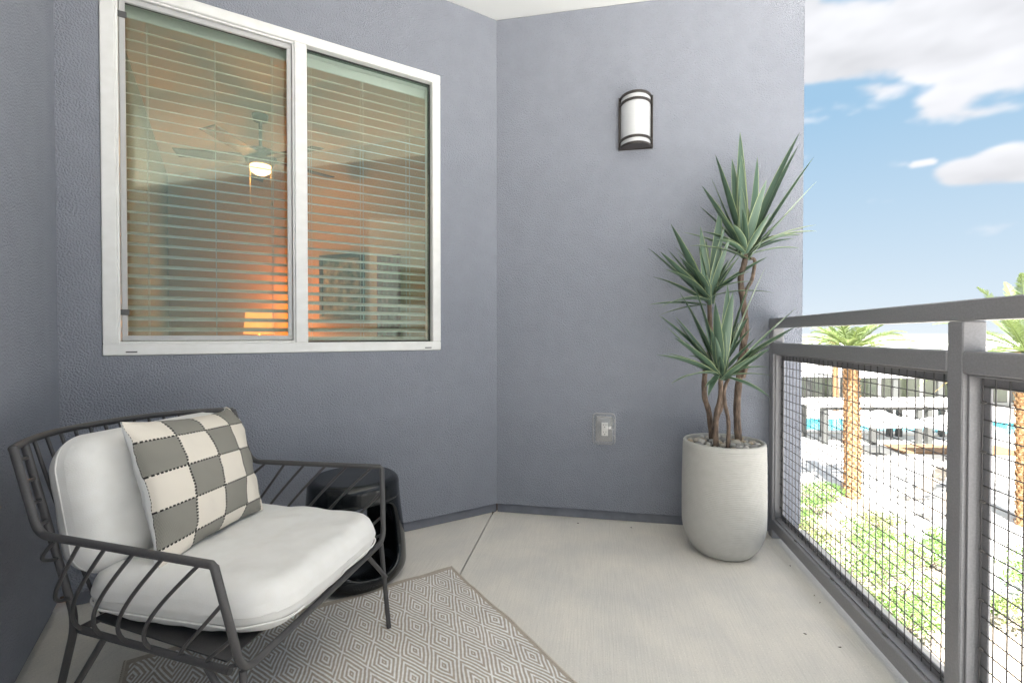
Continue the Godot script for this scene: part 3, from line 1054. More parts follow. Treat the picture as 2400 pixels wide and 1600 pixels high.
# ------------------------------------------------------------------ lounge chair
func build_chair() -> void:
	var Y := 0.009       # stands on the rug
	var N0 := V(-1.068, 0.55, 1.095)
	var Hh := V(-0.929, 0.55, 1.735)
	var D := V(-0.584, 0.55, 0.950)
	var G := V(-0.450, 0.545, 1.680)
	var E := V(-0.560, 0.297, 1.005)
	var Fp := V(-0.438, 0.300, 1.655)
	var A := V(-1.134, 0.742, 1.105)
	var B := V(-1.000, 0.733, 1.746)
	var Rn := V(-1.045, 0.290, 1.170)
	var Rf := V(-0.912, 0.290, 1.672)
	var foot := V(-0.75, Y, 1.35)
	var chair := base("lounge_chair", foot, "low grey steel rod lounge chair with white cushions", "chair")
	var P := func(pts: Array) -> Array:
		var out := []
		for p in pts: out.append(p - foot)
		return out
	var r := 0.0086
	# back top rail, bowed
	var mid := (A + B) / 2 + V(-0.125, 0.006, 0.025)
	var top := []
	for k in 21:
		var t := k / 20.0
		var f := 1.0 - pow(absf(2 * t - 1), 2.6)
		top.append(A.lerp(B, t) + (mid - (A + B) / 2) * f)
	var st := new_st()
	tube(st, P.call(top), r, 14)
	obj("back_rail", st, mats.chair_paint, chair)
	# side loop: back corner, arm, front corner, front rail
	st = new_st()
	var loop := [A + Vector3(0, 0.004, 0), N0, D, E, Fp, G, Hh, B + Vector3(0, 0.004, 0)]
	tube(st, P.call(smooth_path([loop[0], N0 , D], 0.035, 6).slice(0, -1) + smooth_path([N0, D, E, Fp, G, Hh], 0.006, 1).slice(1, 3) + smooth_path([D, E, Fp, G], 0.045, 8).slice(1, -1) + smooth_path([Fp, G, Hh], 0.006, 1).slice(1, -1) + smooth_path([G, Hh, B], 0.035, 6).slice(1)), r, 14)
	obj("side_frame", st, mats.chair_paint, chair)
	# seat frame rails
	for q in [[Rn, E + V(-0.03, 0, 0.008)], [Rf, Fp + V(-0.03, 0, -0.01)], [Rn, Rf]]:
		st = new_st()
		tube(st, P.call([q[0], q[1]]), r * 0.95, 12)
		obj("seat_rail", st, mats.chair_paint, chair)
	# seat plate under the cushion
	st = new_st()
	var plate := [Rn + V(0.02, 0.012, 0.02), E + V(-0.05, 0.012, 0.03), Fp + V(-0.05, 0.012, -0.03), Rf + V(0.02, 0.012, -0.02)]
	prism(st, P.call(plate), 0.300 - Y, 0.304 - Y)
	obj("seat_plate", st, mats.chair_paint, chair)
	# rear posts run from the back rail through the seat rail and on as rear legs
	for k in [[top[1].lerp(top[2], 0.6), Rn, V(-1.160, Y, 1.215)], [top[19].lerp(top[18], 0.6), Rf, V(-1.03, Y, 1.70)]]:
		st = new_st()
		tube(st, P.call(smooth_path([k[0], k[1] + V(-0.008, 0.02, 0), k[2]], 0.05, 5)), r, 12)
		obj("rear_leg", st, mats.chair_paint, chair)
	for k in [[Rn.lerp(E, 0.18), Rn.lerp(V(-1.160, Y, 1.215), 0.97)], [Rf.lerp(Fp, 0.18), Rf.lerp(V(-1.03, Y, 1.70), 0.97)]]:
		st = new_st()
		tube(st, P.call([k[0], k[1]]), r * 0.9, 12)
		obj("leg_brace", st, mats.chair_paint, chair)
	var feet := [V(-0.535, Y, 0.985), V(-0.418, Y, 1.644)]
	for k in 2:
		var corner: Vector3 = [E, Fp][k]
		var inner: Vector3 = [E.lerp(Rn, 0.20), Fp.lerp(E, 0.17)][k]
		st = new_st()
		tube(st, P.call([corner + V(-0.006, -0.002, 0.012 if k == 0 else -0.012), feet[k]]), r * 0.92, 12)
		obj("front_leg", st, mats.chair_paint, chair)
		st = new_st()
		tube(st, P.call([inner + Vector3(0, -0.004, 0), corner.lerp(feet[k], 0.42)]), r * 0.8, 10)
		obj("leg_brace", st, mats.chair_paint, chair)
	# thin rods of the back
	var rr := 0.0044
	for k in 12:
		var t := lerpf(0.135, 0.865, k / 11.0)
		var i := int(t * 20)
		var p: Vector3 = (top[i] as Vector3).lerp(top[i + 1], t * 20 - i)
		var q := Rn.lerp(Rf, t) + V(-0.02, 0.0, 0)
		st = new_st()
		tube(st, P.call(bez(p, p.lerp(q, 0.45) + V(-0.012, 0, 0), q + V(-0.045, 0.10, 0), q, 10)), rr, 8)
		obj("back_rod", st, mats.chair_paint, chair)
	# rods of both sides, leaning back and curving into the seat rail
	for side in 2:
		var n0: Vector3 = [N0, Hh][side]
		var d: Vector3 = [D, G][side]
		var e: Vector3 = [E, Fp][side]
		var rb: Vector3 = [Rn, Rf][side]
		var ca: Vector3 = [A, B][side]
		var outw: Vector3 = V(-0.03, 0, -0.10).normalized() if side == 0 else V(0.0, 0, 1.0)
		var post_top: Vector3 = top[1].lerp(top[2], 0.6) if side == 0 else top[19].lerp(top[18], 0.6)
		for k in [[0.42, 0.03], [0.585, 0.17], [0.745, 0.33], [0.935, 0.49]]:
			var p := n0.lerp(d, k[0])
			var q := rb.lerp(e, k[1])
			st = new_st()
			var up := q + Vector3(0, 0.07, 0) + outw * 0.045
			tube(st, P.call(bez(p, p.lerp(up, 0.55), up - (p - up) * 0.10, q, 14)), rr, 8)
			obj("side_rod", st, mats.chair_paint, chair)
		for k in [[0.33, 0.645], [0.66, 0.80], [0.90, 0.925]]:
			var p := d.lerp(e, k[0])
			var q := rb.lerp(e, k[1])
			st = new_st()
			tube(st, P.call(bez(p, p.lerp(q, 0.5), q + Vector3(0, 0.012, 0), q, 8)), rr, 8)
			obj("side_rod", st, mats.chair_paint, chair)
		# rods that wrap the back corner
		for k in [[0.12, 0.62], [0.265, 0.83]]:
			var p := n0.lerp(d, k[0])
			var q := post_top.lerp(rb, k[1])
			st = new_st()
			var lo: Vector3 = Vector3(lerpf(p.x, q.x, 0.8), q.y + 0.02, lerpf(p.z, q.z, 0.35)) + V(-0.004, 0, 0) + outw * 0.012
			tube(st, P.call(bez(p, p.lerp(lo, 0.7), lo, q, 12)), rr, 8)
			obj("side_rod", st, mats.chair_paint, chair)
		for k in [0.14, 0.40, 0.66, 0.92]:
			var p := ca.lerp(n0, k)
			var q := post_top.lerp(rb, k * 0.43 + 0.02)
			st = new_st()
			tube(st, P.call([p, q]), rr, 8)
			obj("corner_rod", st, mats.chair_paint, chair)
	# cushions
	var w := V(0.205, 0, 0.979).normalized()
	var f := w.cross(Vector3.UP) * 1.0
	if f.x < 0: f = -f
	var sc := V(-0.742, 0.304, 1.382)
	var seat := base("seat_cushion", sc, "white canvas seat cushion on the lounge chair", "cushion")
	var sb := Basis(f, -w, Vector3.UP)
	if sb.determinant() < 0: sb = Basis(f, w, Vector3.UP)
	put("cushion_body", cushion_mesh(0.278, 0.272, 0.058, 0.050, 0.11, 0.09, mats.canvas, 4), seat, Transform3D(sb, Vector3(0, 0.068, 0)))
	piping(seat, sb, Vector3(0, 0.068, 0), 0.278, 0.272, 0.11, -0.022)
	var bc := V(-1.005, 0.440, 1.412)
	var back := base("back_cushion", bc, "white canvas back cushion leaning against the chair back", "cushion")
	var lean := deg_to_rad(13.0)
	var up := (Vector3.UP * cos(lean) - f * sin(lean)).normalized()
	var fw := (f * cos(lean) + Vector3.UP * sin(lean)).normalized()
	var bb := Basis(w, up, fw)
	if bb.determinant() < 0: bb = Basis(-w, up, fw)
	put("cushion_body", cushion_mesh(0.252, 0.170, 0.062, 0.055, 0.075, 0.18, mats.canvas, 7), back, Transform3D(bb, Vector3(0, 0.135, 0) - f * 0.02))
	piping(back, bb, Vector3(0, 0.135, 0) - f * 0.02, 0.252, 0.170, 0.075, 0.0)
	# throw pillow
	var TL := V(-0.985, 0.782, 1.225)
	var TR := V(-0.925, 0.758, 1.640)
	var BL := V(-0.862, 0.425, 1.180)
	var BR := V(-0.800, 0.440, 1.560)
	var po := (BL + BR) / 2
	var pil := base("throw_pillow", po, "checked grey and cream throw pillow with dark stitching on the lounge chair", "pillow")
	var n := 36
	var nrm := (TR - TL).cross(BL - TL).normalized()
	if nrm.x < 0: nrm = -nrm
	var pn := FastNoiseLite.new()
	pn.seed = 3
	pn.frequency = 1.0
	var surf := func(u: float, v: float, sg: float) -> Vector3:
		var uu := u * 2 - 1
		var vv := v * 2 - 1
		# sides drawn in between the corners
		var pu := uu * (1.0 - 0.085 * (1.0 - vv * vv) * absf(uu))
		var pv := vv * (1.0 - 0.085 * (1.0 - uu * uu) * absf(vv))
		var a := (pu + 1) / 2
		var c := (pv + 1) / 2
		var p := TL.lerp(TR, a).lerp(BL.lerp(BR, a), c)
		var t := pow(maxf(0.0, 1.0 - pow(absf(uu), 2.2)), 0.62) * pow(maxf(0.0, 1.0 - pow(absf(vv), 2.2)), 0.62)
		var rim := 0.004 * (1.0 - t)
		var wr := pn.get_noise_2d(u * 5.0, v * 5.0 + sg * 9.0) * 0.010 * sqrt(maxf(0.0, 1.0 - t * 0.7)) 
		# top corner flops backwards
		var ear := pow(clampf((uu - 0.55) / 0.45, 0, 1), 2.0) * pow(clampf((-vv - 0.55) / 0.45, 0, 1), 2.0)
		return p + nrm * (sg * (0.075 * t + rim) + wr - ear * 0.05) - po + Vector3(0, ear * 0.015, 0)
	for sg in [1.0, -1.0]:
		st = new_st()
		st.set_smooth_group(0)
		for i in n:
			for j in n:
				var pts := []
				var uvs := []
				for q in [[0, 0], [1, 0], [1, 1], [0, 1]]:
					var u: float = float(i + q[0]) / n
					var v: float = float(j + q[1]) / n
					u = 0.5 - 0.5 * cos(u * PI) * 0.6 + (u - 0.5) * 0.4
					v = 0.5 - 0.5 * cos(v * PI) * 0.6 + (v - 0.5) * 0.4
					pts.append(surf.call(u, v, sg))
					uvs.append(Vector2(u, v))
				poly(st, pts, nrm * sg, uvs)
		obj("front_cover" if sg > 0 else "back_cover", st, mats.pillow if sg > 0 else mats.pillow_back, pil)
	# rim that closes the two covers
	st = new_st()
	st.set_smooth_group(0)
	var ring := []
	for k in n: ring.append(Vector2(float(k) / n, 0))
	for k in n: ring.append(Vector2(1, float(k) / n))
	for k in n: ring.append(Vector2(1.0 - float(k) / n, 1))
	for k in n: ring.append(Vector2(0, 1.0 - float(k) / n))
	for k in ring.size():
		var q0: Vector2 = ring[k]
		var q1: Vector2 = ring[(k + 1) % ring.size()]
		var o := TL.lerp(TR, q0.x).lerp(BL.lerp(BR, q0.x), q0.y) - (TL + TR + BL + BR) / 4
		poly(st, [surf.call(q0.x, q0.y, 1.0), surf.call(q1.x, q1.y, 1.0), surf.call(q1.x, q1.y, -1.0), surf.call(q0.x, q0.y, -1.0)], o)
	obj("seam", st, mats.pillow_back, pil)

func piping(parent: Node, b: Basis, off: Vector3, hx: float, hy: float, cr: float, z: float) -> void:
	var pts := []
	for k in 97:
		var a := TAU * k / 96
		var c := Vector2(signf(cos(a)) * (hx - cr) + cos(a) * cr, signf(sin(a)) * (hy - cr) + sin(a) * cr)
		pts.append(off + b * Vector3(c.x * 1.016, c.y * 1.016, z + 0.002 * sin(a * 5.0)))
	var st := new_st()
	tube(st, pts, 0.0026, 6, false)
	obj("seam_piping", st, mats.canvas, parent)

# ------------------------------------------------------------------ rug, stool
func build_rug_and_stool() -> void:
	var ra := V(-0.259, 0, 2.088)
	var wd := (V(-1.182, 0, 1.476) - ra).normalized()
	var ld := (V(0.179, 0, 1.399) - ra).normalized()
	var n := FastNoiseLite.new()
	n.seed = 6
	n.frequency = 1.0
	var rug := base("area_rug", ra + wd * RUG_W / 2 + ld * RUG_L / 2, "tan flat woven rug with white concentric diamonds under the lounge chair", "rug")
	var H := func(a: float, l: float) -> Vector3:
		var edge := sin(l * 9.0) * 0.004 if a < 0.05 else 0.0
		var y := 0.0065 + maxf(0.0, n.get_noise_2d(a * 4.0, l * 4.0)) * 0.008
		return ra + wd * (a + edge * (1.0 - a / 0.05)) + ld * (l + n.get_noise_2d(a * 3.0, 7.0) * 0.006 * (1.0 - clampf(l * 4.0, 0, 1))) + Vector3(0, y, 0) - rug.position
	var st := new_st()
	st.set_smooth_group(0)
	var nu := 44
	var nv := 74
	for i in nu:
		for j in nv:
			var pts := []
			var uvs := []
			for q in [[0, 0], [1, 0], [1, 1], [0, 1]]:
				var a: float = RUG_W * (i + q[0]) / nu
				var l: float = RUG_L * (j + q[1]) / nv
				pts.append(H.call(a, l))
				uvs.append(Vector2(a / RUG_W, l / RUG_L))
			poly(st, pts, Vector3.UP, uvs)
	st.set_smooth_group(-1)
	var rim := []
	for i in nu: rim.append([RUG_W * i / nu, 0.0])
	for j in nv: rim.append([RUG_W, RUG_L * j / nv])
	for i in nu: rim.append([RUG_W * (nu - i) / nu, RUG_L])
	for j in nv: rim.append([0.0, RUG_L * (nv - j) / nv])
	for k in rim.size():
		var p: Vector3 = H.call(rim[k][0], rim[k][1])
		var q: Vector3 = H.call(rim[(k + 1) % rim.size()][0], rim[(k + 1) % rim.size()][1])
		var o := p + q
		o.y = 0
		var p0 := Vector3(p.x, 0.0005, p.z)
		var q0 := Vector3(q.x, 0.0005, q.z)
		var uv := Vector2(0.004, 0.3)
		poly(st, [p0, q0, q, p], o, [uv, uv, uv, uv])
	obj("weave", st, mats.rug, rug)
	# whipped edge along both long sides
	for a in [0.002, RUG_W - 0.002]:
		var pts := []
		for j in 371:
			var l := RUG_L * j / 370.0
			var p: Vector3 = H.call(a, l)
			pts.append(p + wd * (0.0022 * (1 if j % 2 == 0 else -1)) + Vector3(0, -0.001 + 0.0016 * (1 if j % 2 == 0 else -1), 0))
		st = new_st()
		tube(st, pts, 0.0034, 6)
		obj("whipped_edge", st, mats.rug_binding, rug)
	# black round stool with two arched openings
	var so := V(-0.660, 0, 2.030)
	var stool := base("side_stool", so, "glossy black round side stool with arched openings beside the lounge chair", "stool")
	var Hs := 0.415
	var prof := func(y: float) -> float:
		var t := y / Hs
		var rad := 0.212 - 0.030 * smoothstep(0.12, 1.0, t)
		if t < 0.14: rad -= 0.035 * pow(1.0 - t / 0.14, 2.0)
		if y > Hs - 0.03: rad -= 0.03 - sqrt(maxf(0.0, 0.03 * 0.03 - pow(y - (Hs - 0.03), 2.0)))
		return rad
	var ylo := 0.062
	var yhi := 0.335
	var face := 0.87     # first opening looks towards the near end of the railing
	var half_at := func(y: float) -> float:   # half angle of an opening at a height
		var s := (y - (ylo + yhi) / 2) / ((yhi - ylo) / 2)
		return deg_to_rad(40.0) * pow(maxf(0.0, 1.0 - pow(absf(s), 3.2)), 1.0 / 3.2)
	var thick := 0.022
	st = new_st()
	st.set_smooth_group(0)
	var ysteps := []
	for k in 9: ysteps.append(ylo * k / 8.0)
	for k in range(1, 41): ysteps.append(lerpf(ylo, yhi, 0.5 - 0.5 * cos(PI * k / 40.0)))
	for k in range(1, 13): ysteps.append(lerpf(yhi, Hs, sin(PI / 2 * k / 12.0)))
	var seg := 40
	var pos := func(t: float, y: float, inner: float) -> Vector3:
		var rad: float = prof.call(y) - inner
		return Vector3(cos(t) * rad, y, sin(t) * rad)
	for i in ysteps.size() - 1:
		var ya: float = ysteps[i]
		var yb: float = ysteps[i + 1]
		for leg in 2:
			var c := face + PI * (leg + 0.5)
			var wa: float = PI / 2 - half_at.call(ya)
			var wb: float = PI / 2 - half_at.call(yb)
			for k in seg:
				var s0 := -1.0 + 2.0 * k / seg
				var s1 := -1.0 + 2.0 * (k + 1) / seg
				for inner in [0.0, thick]:
					if inner > 0 and ya >= yhi + 0.03: continue
					var pts := [pos.call(c + s0 * wa, ya, inner), pos.call(c + s1 * wa, ya, inner), pos.call(c + s1 * wb, yb, inner), pos.call(c + s0 * wb, yb, inner)]
					var o: Vector3 = pts[0]
					o.y = 0
					poly(st, pts, o if inner == 0.0 else -o)
			if ya >= ylo - 0.001 and yb <= yhi + 0.001:
				for sg in [-1.0, 1.0]:
					var p0: Vector3 = pos.call(c + sg * wa, ya, 0.0)
					var p1: Vector3 = pos.call(c + sg * wb, yb, 0.0)
					var q0: Vector3 = pos.call(c + sg * wa, ya, thick)
					var q1: Vector3 = pos.call(c + sg * wb, yb, thick)
					var tang: Vector3 = Vector3(-sin(c + sg * wa), 0, cos(c + sg * wa)) * sg
					poly(st, [p0, q0, q1, p1], tang)
	obj("shell", st, mats.stool_black, stool)
	st = new_st()
	var rt: float = prof.call(Hs - 0.0001)
	lathe(st, [Vector2(rt + 0.001, Hs - 0.0002), Vector2(rt * 0.7, Hs + 0.001), Vector2(0.0005, Hs + 0.0015)], 48)
	lathe(st, [Vector2(0.0005, yhi + 0.03), Vector2(0.163, yhi + 0.03)], 48)
	obj("seat_top", st, mats.stool_black, stool)
	st = new_st()
	lathe(st, [Vector2(0.0005, 0.012), Vector2(0.17, 0.012), Vector2(0.186, 0.03), Vector2(0.188, 0.06)], 48)
	obj("base_pan", st, mats.stool_black, stool)

# ------------------------------------------------------------------ planter, pebbles, yucca
func build_litter() -> void:
	for q in [[1.205, 2.10], [1.160, 1.86], [1.15, 1.81], [1.05, 1.55], [0.62, 2.52], [-0.62, 2.20], [0.35, 2.58], [0.98, 1.62]]:
		var st := new_st()
		tube(st, [Vector3(-0.006, 0.0012, 0.001), Vector3(-0.001, 0.0022, -0.001), Vector3(0.005, 0.0012, 0.0015)], [0.0006, 0.0018, 0.0005], 6)
		var o := obj("litter_crumb", st, mats.bark)
		o.position = V(q[0], 0.0006, q[1])
		o.rotation.y = q[0] * 9.0
		tag(o, "tiny dark dry plant crumb lying on the concrete floor", "litter", "crumbs on the floor")

func build_planter() -> void:
	var pc := V(0.978, 0, 2.250)
	var pot := base("planter", pc, "tall pale grey ribbed planter with a rounded bottom", "planter")
	var prof := []
	var Hp := 0.515
	var rad := func(y: float) -> float:
		var t := y / Hp
		var r := 0.1765 + 0.004 * sin(t * PI)
		if y < 0.15: r = 0.105 + 0.0745 * pow(sin(PI / 2 * clampf(y / 0.15, 0, 1)), 0.62)
		return r
	prof.append(Vector2(0.0005, 0.0))
	prof.append(Vector2(0.088, 0.0))
	prof.append(Vector2(0.100, 0.003))
	var y := 0.006
	while y < Hp - 0.016:
		var rib := 0.0016 * absf(sin(y * PI / 0.0078)) if y > 0.035 else 0.0
		prof.append(Vector2(rad.call(y) + rib, y))
		y += 0.0013
	for q in [[0.0, 0.014], [0.0, 0.006], [-0.003, 0.001], [-0.008, 0.0], [-0.013, 0.001], [-0.016, 0.006], [-0.017, 0.03], [-0.017, 0.06]]:
		prof.append(Vector2(0.1770 + q[0], Hp - q[1]))
	var st := new_st()
	lathe(st, prof, 72)
	obj("vessel", st, mats.planter, pot)
	st = new_st()
	lathe(st, [Vector2(0.163, Hp - 0.030), Vector2(0.001, Hp - 0.022)], 40)
	obj("soil", st, mats.soil, pot)
	# pebbles, each a thing of its own
	var peb := []
	for k in 4:
		st = new_st()
		st.set_smooth_group(0)
		var nn := FastNoiseLite.new()
		nn.seed = 40 + k
		nn.frequency = 1.1
		var S := func(i: int, j: int) -> Vector3:
			var th := PI * i / 7.0
			var ph := TAU * j / 10.0
			var d := Vector3(sin(th) * cos(ph), cos(th), sin(th) * sin(ph))
			return d * Vector3(1.0, 0.58, 0.72) * (1.0 + 0.2 * nn.get_noise_3d(d.x, d.y, d.z))
		for i in 7:
			for j in 10:
				var pts := [S.call(i, j), S.call(i, j + 1), S.call(i + 1, j + 1), S.call(i + 1, j)]
				if i == 0: pts = [pts[0], pts[2], pts[3]]
				elif i == 6: pts = [pts[0], pts[1], pts[2]]
				poly(st, pts, pts[0] + pts[1] + pts[2])
		peb.append(commit(st, null))
	var placed := []
	var tries := 0
	while placed.size() < 105 and tries < 4000:
		tries += 1
		var a := rng.randf() * TAU
		var rr := sqrt(rng.randf()) * 0.147
		var c := Vector3(cos(a) * rr, Hp - 0.015 - rr * 0.04, sin(a) * rr)
		var s := rng.randf_range(0.012, 0.024)
		var ok := true
		for q in placed:
			if Vector2(c.x - q[0].x, c.z - q[0].z).length() < (s + q[1]) * 0.74: ok = false
		for q in [Vector2(1.071 - pc.x, -2.300 - pc.z), Vector2(0.950 - pc.x, -2.310 - pc.z), Vector2(0.913 - pc.x, -2.17 - pc.z), Vector2(0.957 - pc.x, -2.16 - pc.z)]:
			if (Vector2(c.x, c.z) - q).length() < s + 0.014: ok = false
		if not ok: continue
		c.y += s * 0.30 + rng.randf() * 0.004
		placed.append([c, s])
		var b := Basis(Vector3.UP, rng.randf() * TAU) * Basis(Vector3.RIGHT, rng.randf_range(-0.3, 0.3))
		var kind := rng.randi() % 5
		var o := put("pebble", peb[rng.randi() % 4], self, Transform3D(b.scaled(Vector3(s, s, s)), pc + c))
		o.set_surface_override_material(0, mats["pebble_%d" % kind])
		tag(o, ["smooth sandy river pebble on top of the ribbed planter", "smooth grey river pebble on top of the ribbed planter", "smooth cream river pebble on top of the ribbed planter", "smooth brown river pebble on top of the ribbed planter", "smooth dark grey river pebble on top of the ribbed planter"][kind], "pebble", "pebbles on top of the planter")
	# yucca
	var yo := pc + Vector3(0, Hp - 0.042, 0)
	var plant := base("yucca_plant", yo, "spiky green yucca with three leaf crowns growing from the ribbed planter", "plant")
	var stems := {
		"right": [[Vector3(1.066, 0.47, -2.285), Vector3(1.062, 0.651, -2.300), Vector3(1.073, 0.807, -2.300), Vector3(1.082, 0.914, -2.295), Vector3(1.104, 1.031, -2.305), Vector3(1.088, 1.157, -2.300), Vector3(1.076, 1.264, -2.300), Vector3(1.092, 1.332, -2.300), Vector3(1.099, 1.386, -2.300)], 0.0165],
		"stub": [[Vector3(1.090, 1.165, -2.300), Vector3(1.105, 1.215, -2.302), Vector3(1.127, 1.255, -2.300), Vector3(1.138, 1.303, -2.300), Vector3(1.141, 1.352, -2.300), Vector3(1.119, 1.360, -2.298)], 0.0095],
		"twist": [[Vector3(1.082, 0.80, -2.285), Vector3(1.104, 0.90, -2.285), Vector3(1.078, 0.985, -2.285), Vector3(1.092, 1.07, -2.29), Vector3(1.103, 1.13, -2.30)], 0.0115],
		"left": [[Vector3(0.952, 0.47, -2.310), Vector3(0.935, 0.629, -2.310), Vector3(0.912, 0.718, -2.310), Vector3(0.917, 0.845, -2.310), Vector3(0.943, 0.963, -2.310), Vector3(0.937, 1.060, -2.310), Vector3(0.932, 1.180, -2.310)], 0.0135],
		"front": [[Vector3(0.913, 0.47, -2.175), Vector3(0.909, 0.633, -2.170), Vector3(0.926, 0.726, -2.165), Vector3(0.911, 0.836, -2.130)], 0.0125],
		"thin": [[Vector3(0.957, 0.47, -2.160), Vector3(0.961, 0.608, -2.160), Vector3(0.944, 0.699, -2.160), Vector3(0.940, 0.764, -2.155), Vector3(0.966, 0.820, -2.160)], 0.0095],
		"split": [[Vector3(0.940, 0.50, -2.290), Vector3(0.953, 0.618, -2.262), Vector3(0.972, 0.676, -2.255), Vector3(0.960, 0.740, -2.25)], 0.011]}
	var trunk := {}
	for s in stems:
		var pts := []
		for p in stems[s][0]: pts.append(p - yo)
		pts = spline(pts, 6)
		var radii := []
		for k in pts.size():
			var t := float(k) / (pts.size() - 1)
			radii.append(stems[s][1] * 0.88 * (1.12 - 0.28 * t + 0.10 * sin(k * 1.9 + stems[s][1] * 900.0) * 0.6))
		st = new_st()
		tube(st, pts, radii, 12)
		trunk[s] = obj("trunk" if s in ["right", "left", "front"] else "branch", st, mats.bark, plant)
	var crowns := [
		["right", Vector3(1.099, 1.376, -2.300), [Vector3(1.069, 1.951, -2.300), Vector3(1.350, 1.951, -2.300), Vector3(1.360, 1.898, -2.330), Vector3(1.418, 1.837, -2.300), Vector3(1.434, 1.724, -2.300), Vector3(1.376, 1.497, -2.212), Vector3(1.388, 1.470, -2.390), Vector3(1.403, 1.424, -2.390), Vector3(1.171, 1.849, -2.340), Vector3(0.953, 1.845, -2.300), Vector3(0.960, 1.758, -2.362), Vector3(0.891, 1.700, -2.300), Vector3(0.924, 1.632, -2.410), Vector3(0.843, 1.505, -2.410), Vector3(0.783, 1.393, -2.158), Vector3(1.050, 1.840, -2.340), Vector3(1.067, 1.835, -2.280), Vector3(1.131, 1.689, -2.175), Vector3(0.956, 1.482, -2.129), Vector3(0.900, 1.422, -2.165), Vector3(1.160, 1.62, -2.40), Vector3(1.02, 1.66, -2.41)]],
		["left", Vector3(0.932, 1.170, -2.310), [Vector3(0.745, 1.520, -2.296), Vector3(0.757, 1.536, -2.340), Vector3(0.641, 1.411, -2.310), Vector3(0.817, 1.411, -2.420), Vector3(0.649, 1.283, -2.092), Vector3(0.694, 1.288, -2.420), Vector3(0.983, 1.611, -2.310), Vector3(0.963, 1.492, -2.214), Vector3(0.939, 1.492, -2.420), Vector3(0.980, 1.44, -2.20), Vector3(1.06, 1.36, -2.33), Vector3(0.674, 1.150, -2.420), Vector3(0.731, 1.099, -2.420), Vector3(1.178, 1.187, -2.188), Vector3(0.796, 1.290, -2.131), Vector3(0.634, 1.120, -2.070), Vector3(0.87, 1.50, -2.26), Vector3(0.868, 1.431, -2.420)]],
		["front", Vector3(0.911, 0.826, -2.130), [Vector3(1.106, 1.299, -2.130), Vector3(1.043, 1.245, -2.130), Vector3(0.949, 1.222, -2.150), Vector3(0.900, 1.175, -1.990), Vector3(0.728, 1.191, -2.130), Vector3(0.787, 1.254, -2.150), Vector3(0.748, 1.087, -2.240), Vector3(0.734, 1.073, -2.200), Vector3(0.672, 1.092, -2.240), Vector3(0.647, 0.989, -1.950), Vector3(0.579, 0.920, -1.960), Vector3(0.637, 0.806, -1.950), Vector3(1.225, 1.038, -2.100), Vector3(1.215, 1.119, -2.080), Vector3(1.165, 0.940, -2.200), Vector3(1.049, 0.836, -1.951), Vector3(1.010, 0.755, -1.900), Vector3(0.960, 0.931, -1.880), Vector3(1.084, 1.082, -2.240), Vector3(0.815, 1.130, -1.960), Vector3(0.798, 0.787, -2.010), Vector3(0.808, 0.748, -2.009)]]]
	for c in crowns:
		for tip in c[2]:
			leaf(trunk[c[0]], c[1] - yo, tip - yo)
		for k in 22:      # shorter inner and hidden leaves
			var a := k * 2.4 + rng.randf()
			var lift := rng.randf_range(0.1, 1.35)
			var d := Vector3(cos(a) * cos(lift), sin(lift), sin(a) * cos(lift) * 0.55)
			leaf(trunk[c[0]], c[1] - yo + Vector3(0, 0.015, 0), c[1] - yo + d * rng.randf_range(0.20, 0.34))

func leaf(parent: Node, c: Vector3, tip: Vector3) -> void:
	var out := tip - c
	var L := out.length()
	var hz := Vector3(out.x, 0, out.z)
	var rise := out.y / L
	var start := c + Vector3(rng.randf_range(-0.006, 0.006), rng.randf_range(-0.03, 0.02), rng.randf_range(-0.006, 0.006)) + hz.normalized() * 0.009
	var ctrl := start + out * 0.5 + Vector3(0, L * (0.045 + 0.07 * (1.0 - maxf(rise, 0.0))), 0)
	var width := clampf(L * 0.070, 0.0135, 0.026) * rng.randf_range(0.9, 1.12)
	var st := new_st()
	st.set_smooth_group(0)
	var roll := rng.randf_range(-0.4, 0.4)
	var rows := []
	var n := 12
	for k in n + 1:
		var t := float(k) / n
		var p := start * (1 - t) * (1 - t) + ctrl * 2 * t * (1 - t) + tip * t * t
		var d := ((ctrl - start) * (1 - t) + (tip - ctrl) * t).normalized()
		var side := d.cross(Vector3.UP)
		if side.length() < 0.2: side = d.cross(Vector3(0, 0, 1))
		side = side.normalized()
		side = side.rotated(d, roll)
		var up := side.cross(d).normalized()
		var wv := width * (0.50 + 0.50 * smoothstep(0.0, 0.38, t)) * pow(maxf(0.0, 1.0 - pow(t, 2.6)), 0.9) + 0.0004
		rows.append([p - side * wv + up * wv * 0.30, p - side * wv * 0.5 + up * wv * 0.06, p, p + side * wv * 0.5 + up * wv * 0.06, p + side * wv + up * wv * 0.30, up, t])
	for k in n:
		for q in 4:
			poly(st, [rows[k][q], rows[k][q + 1], rows[k + 1][q + 1], rows[k + 1][q]], rows[k][5], [Vector2(q / 4.0, rows[k][6]), Vector2((q + 1) / 4.0, rows[k][6]), Vector2((q + 1) / 4.0, rows[k + 1][6]), Vector2(q / 4.0, rows[k + 1][6])])
	obj("leaf", st, mats.leaf, parent)

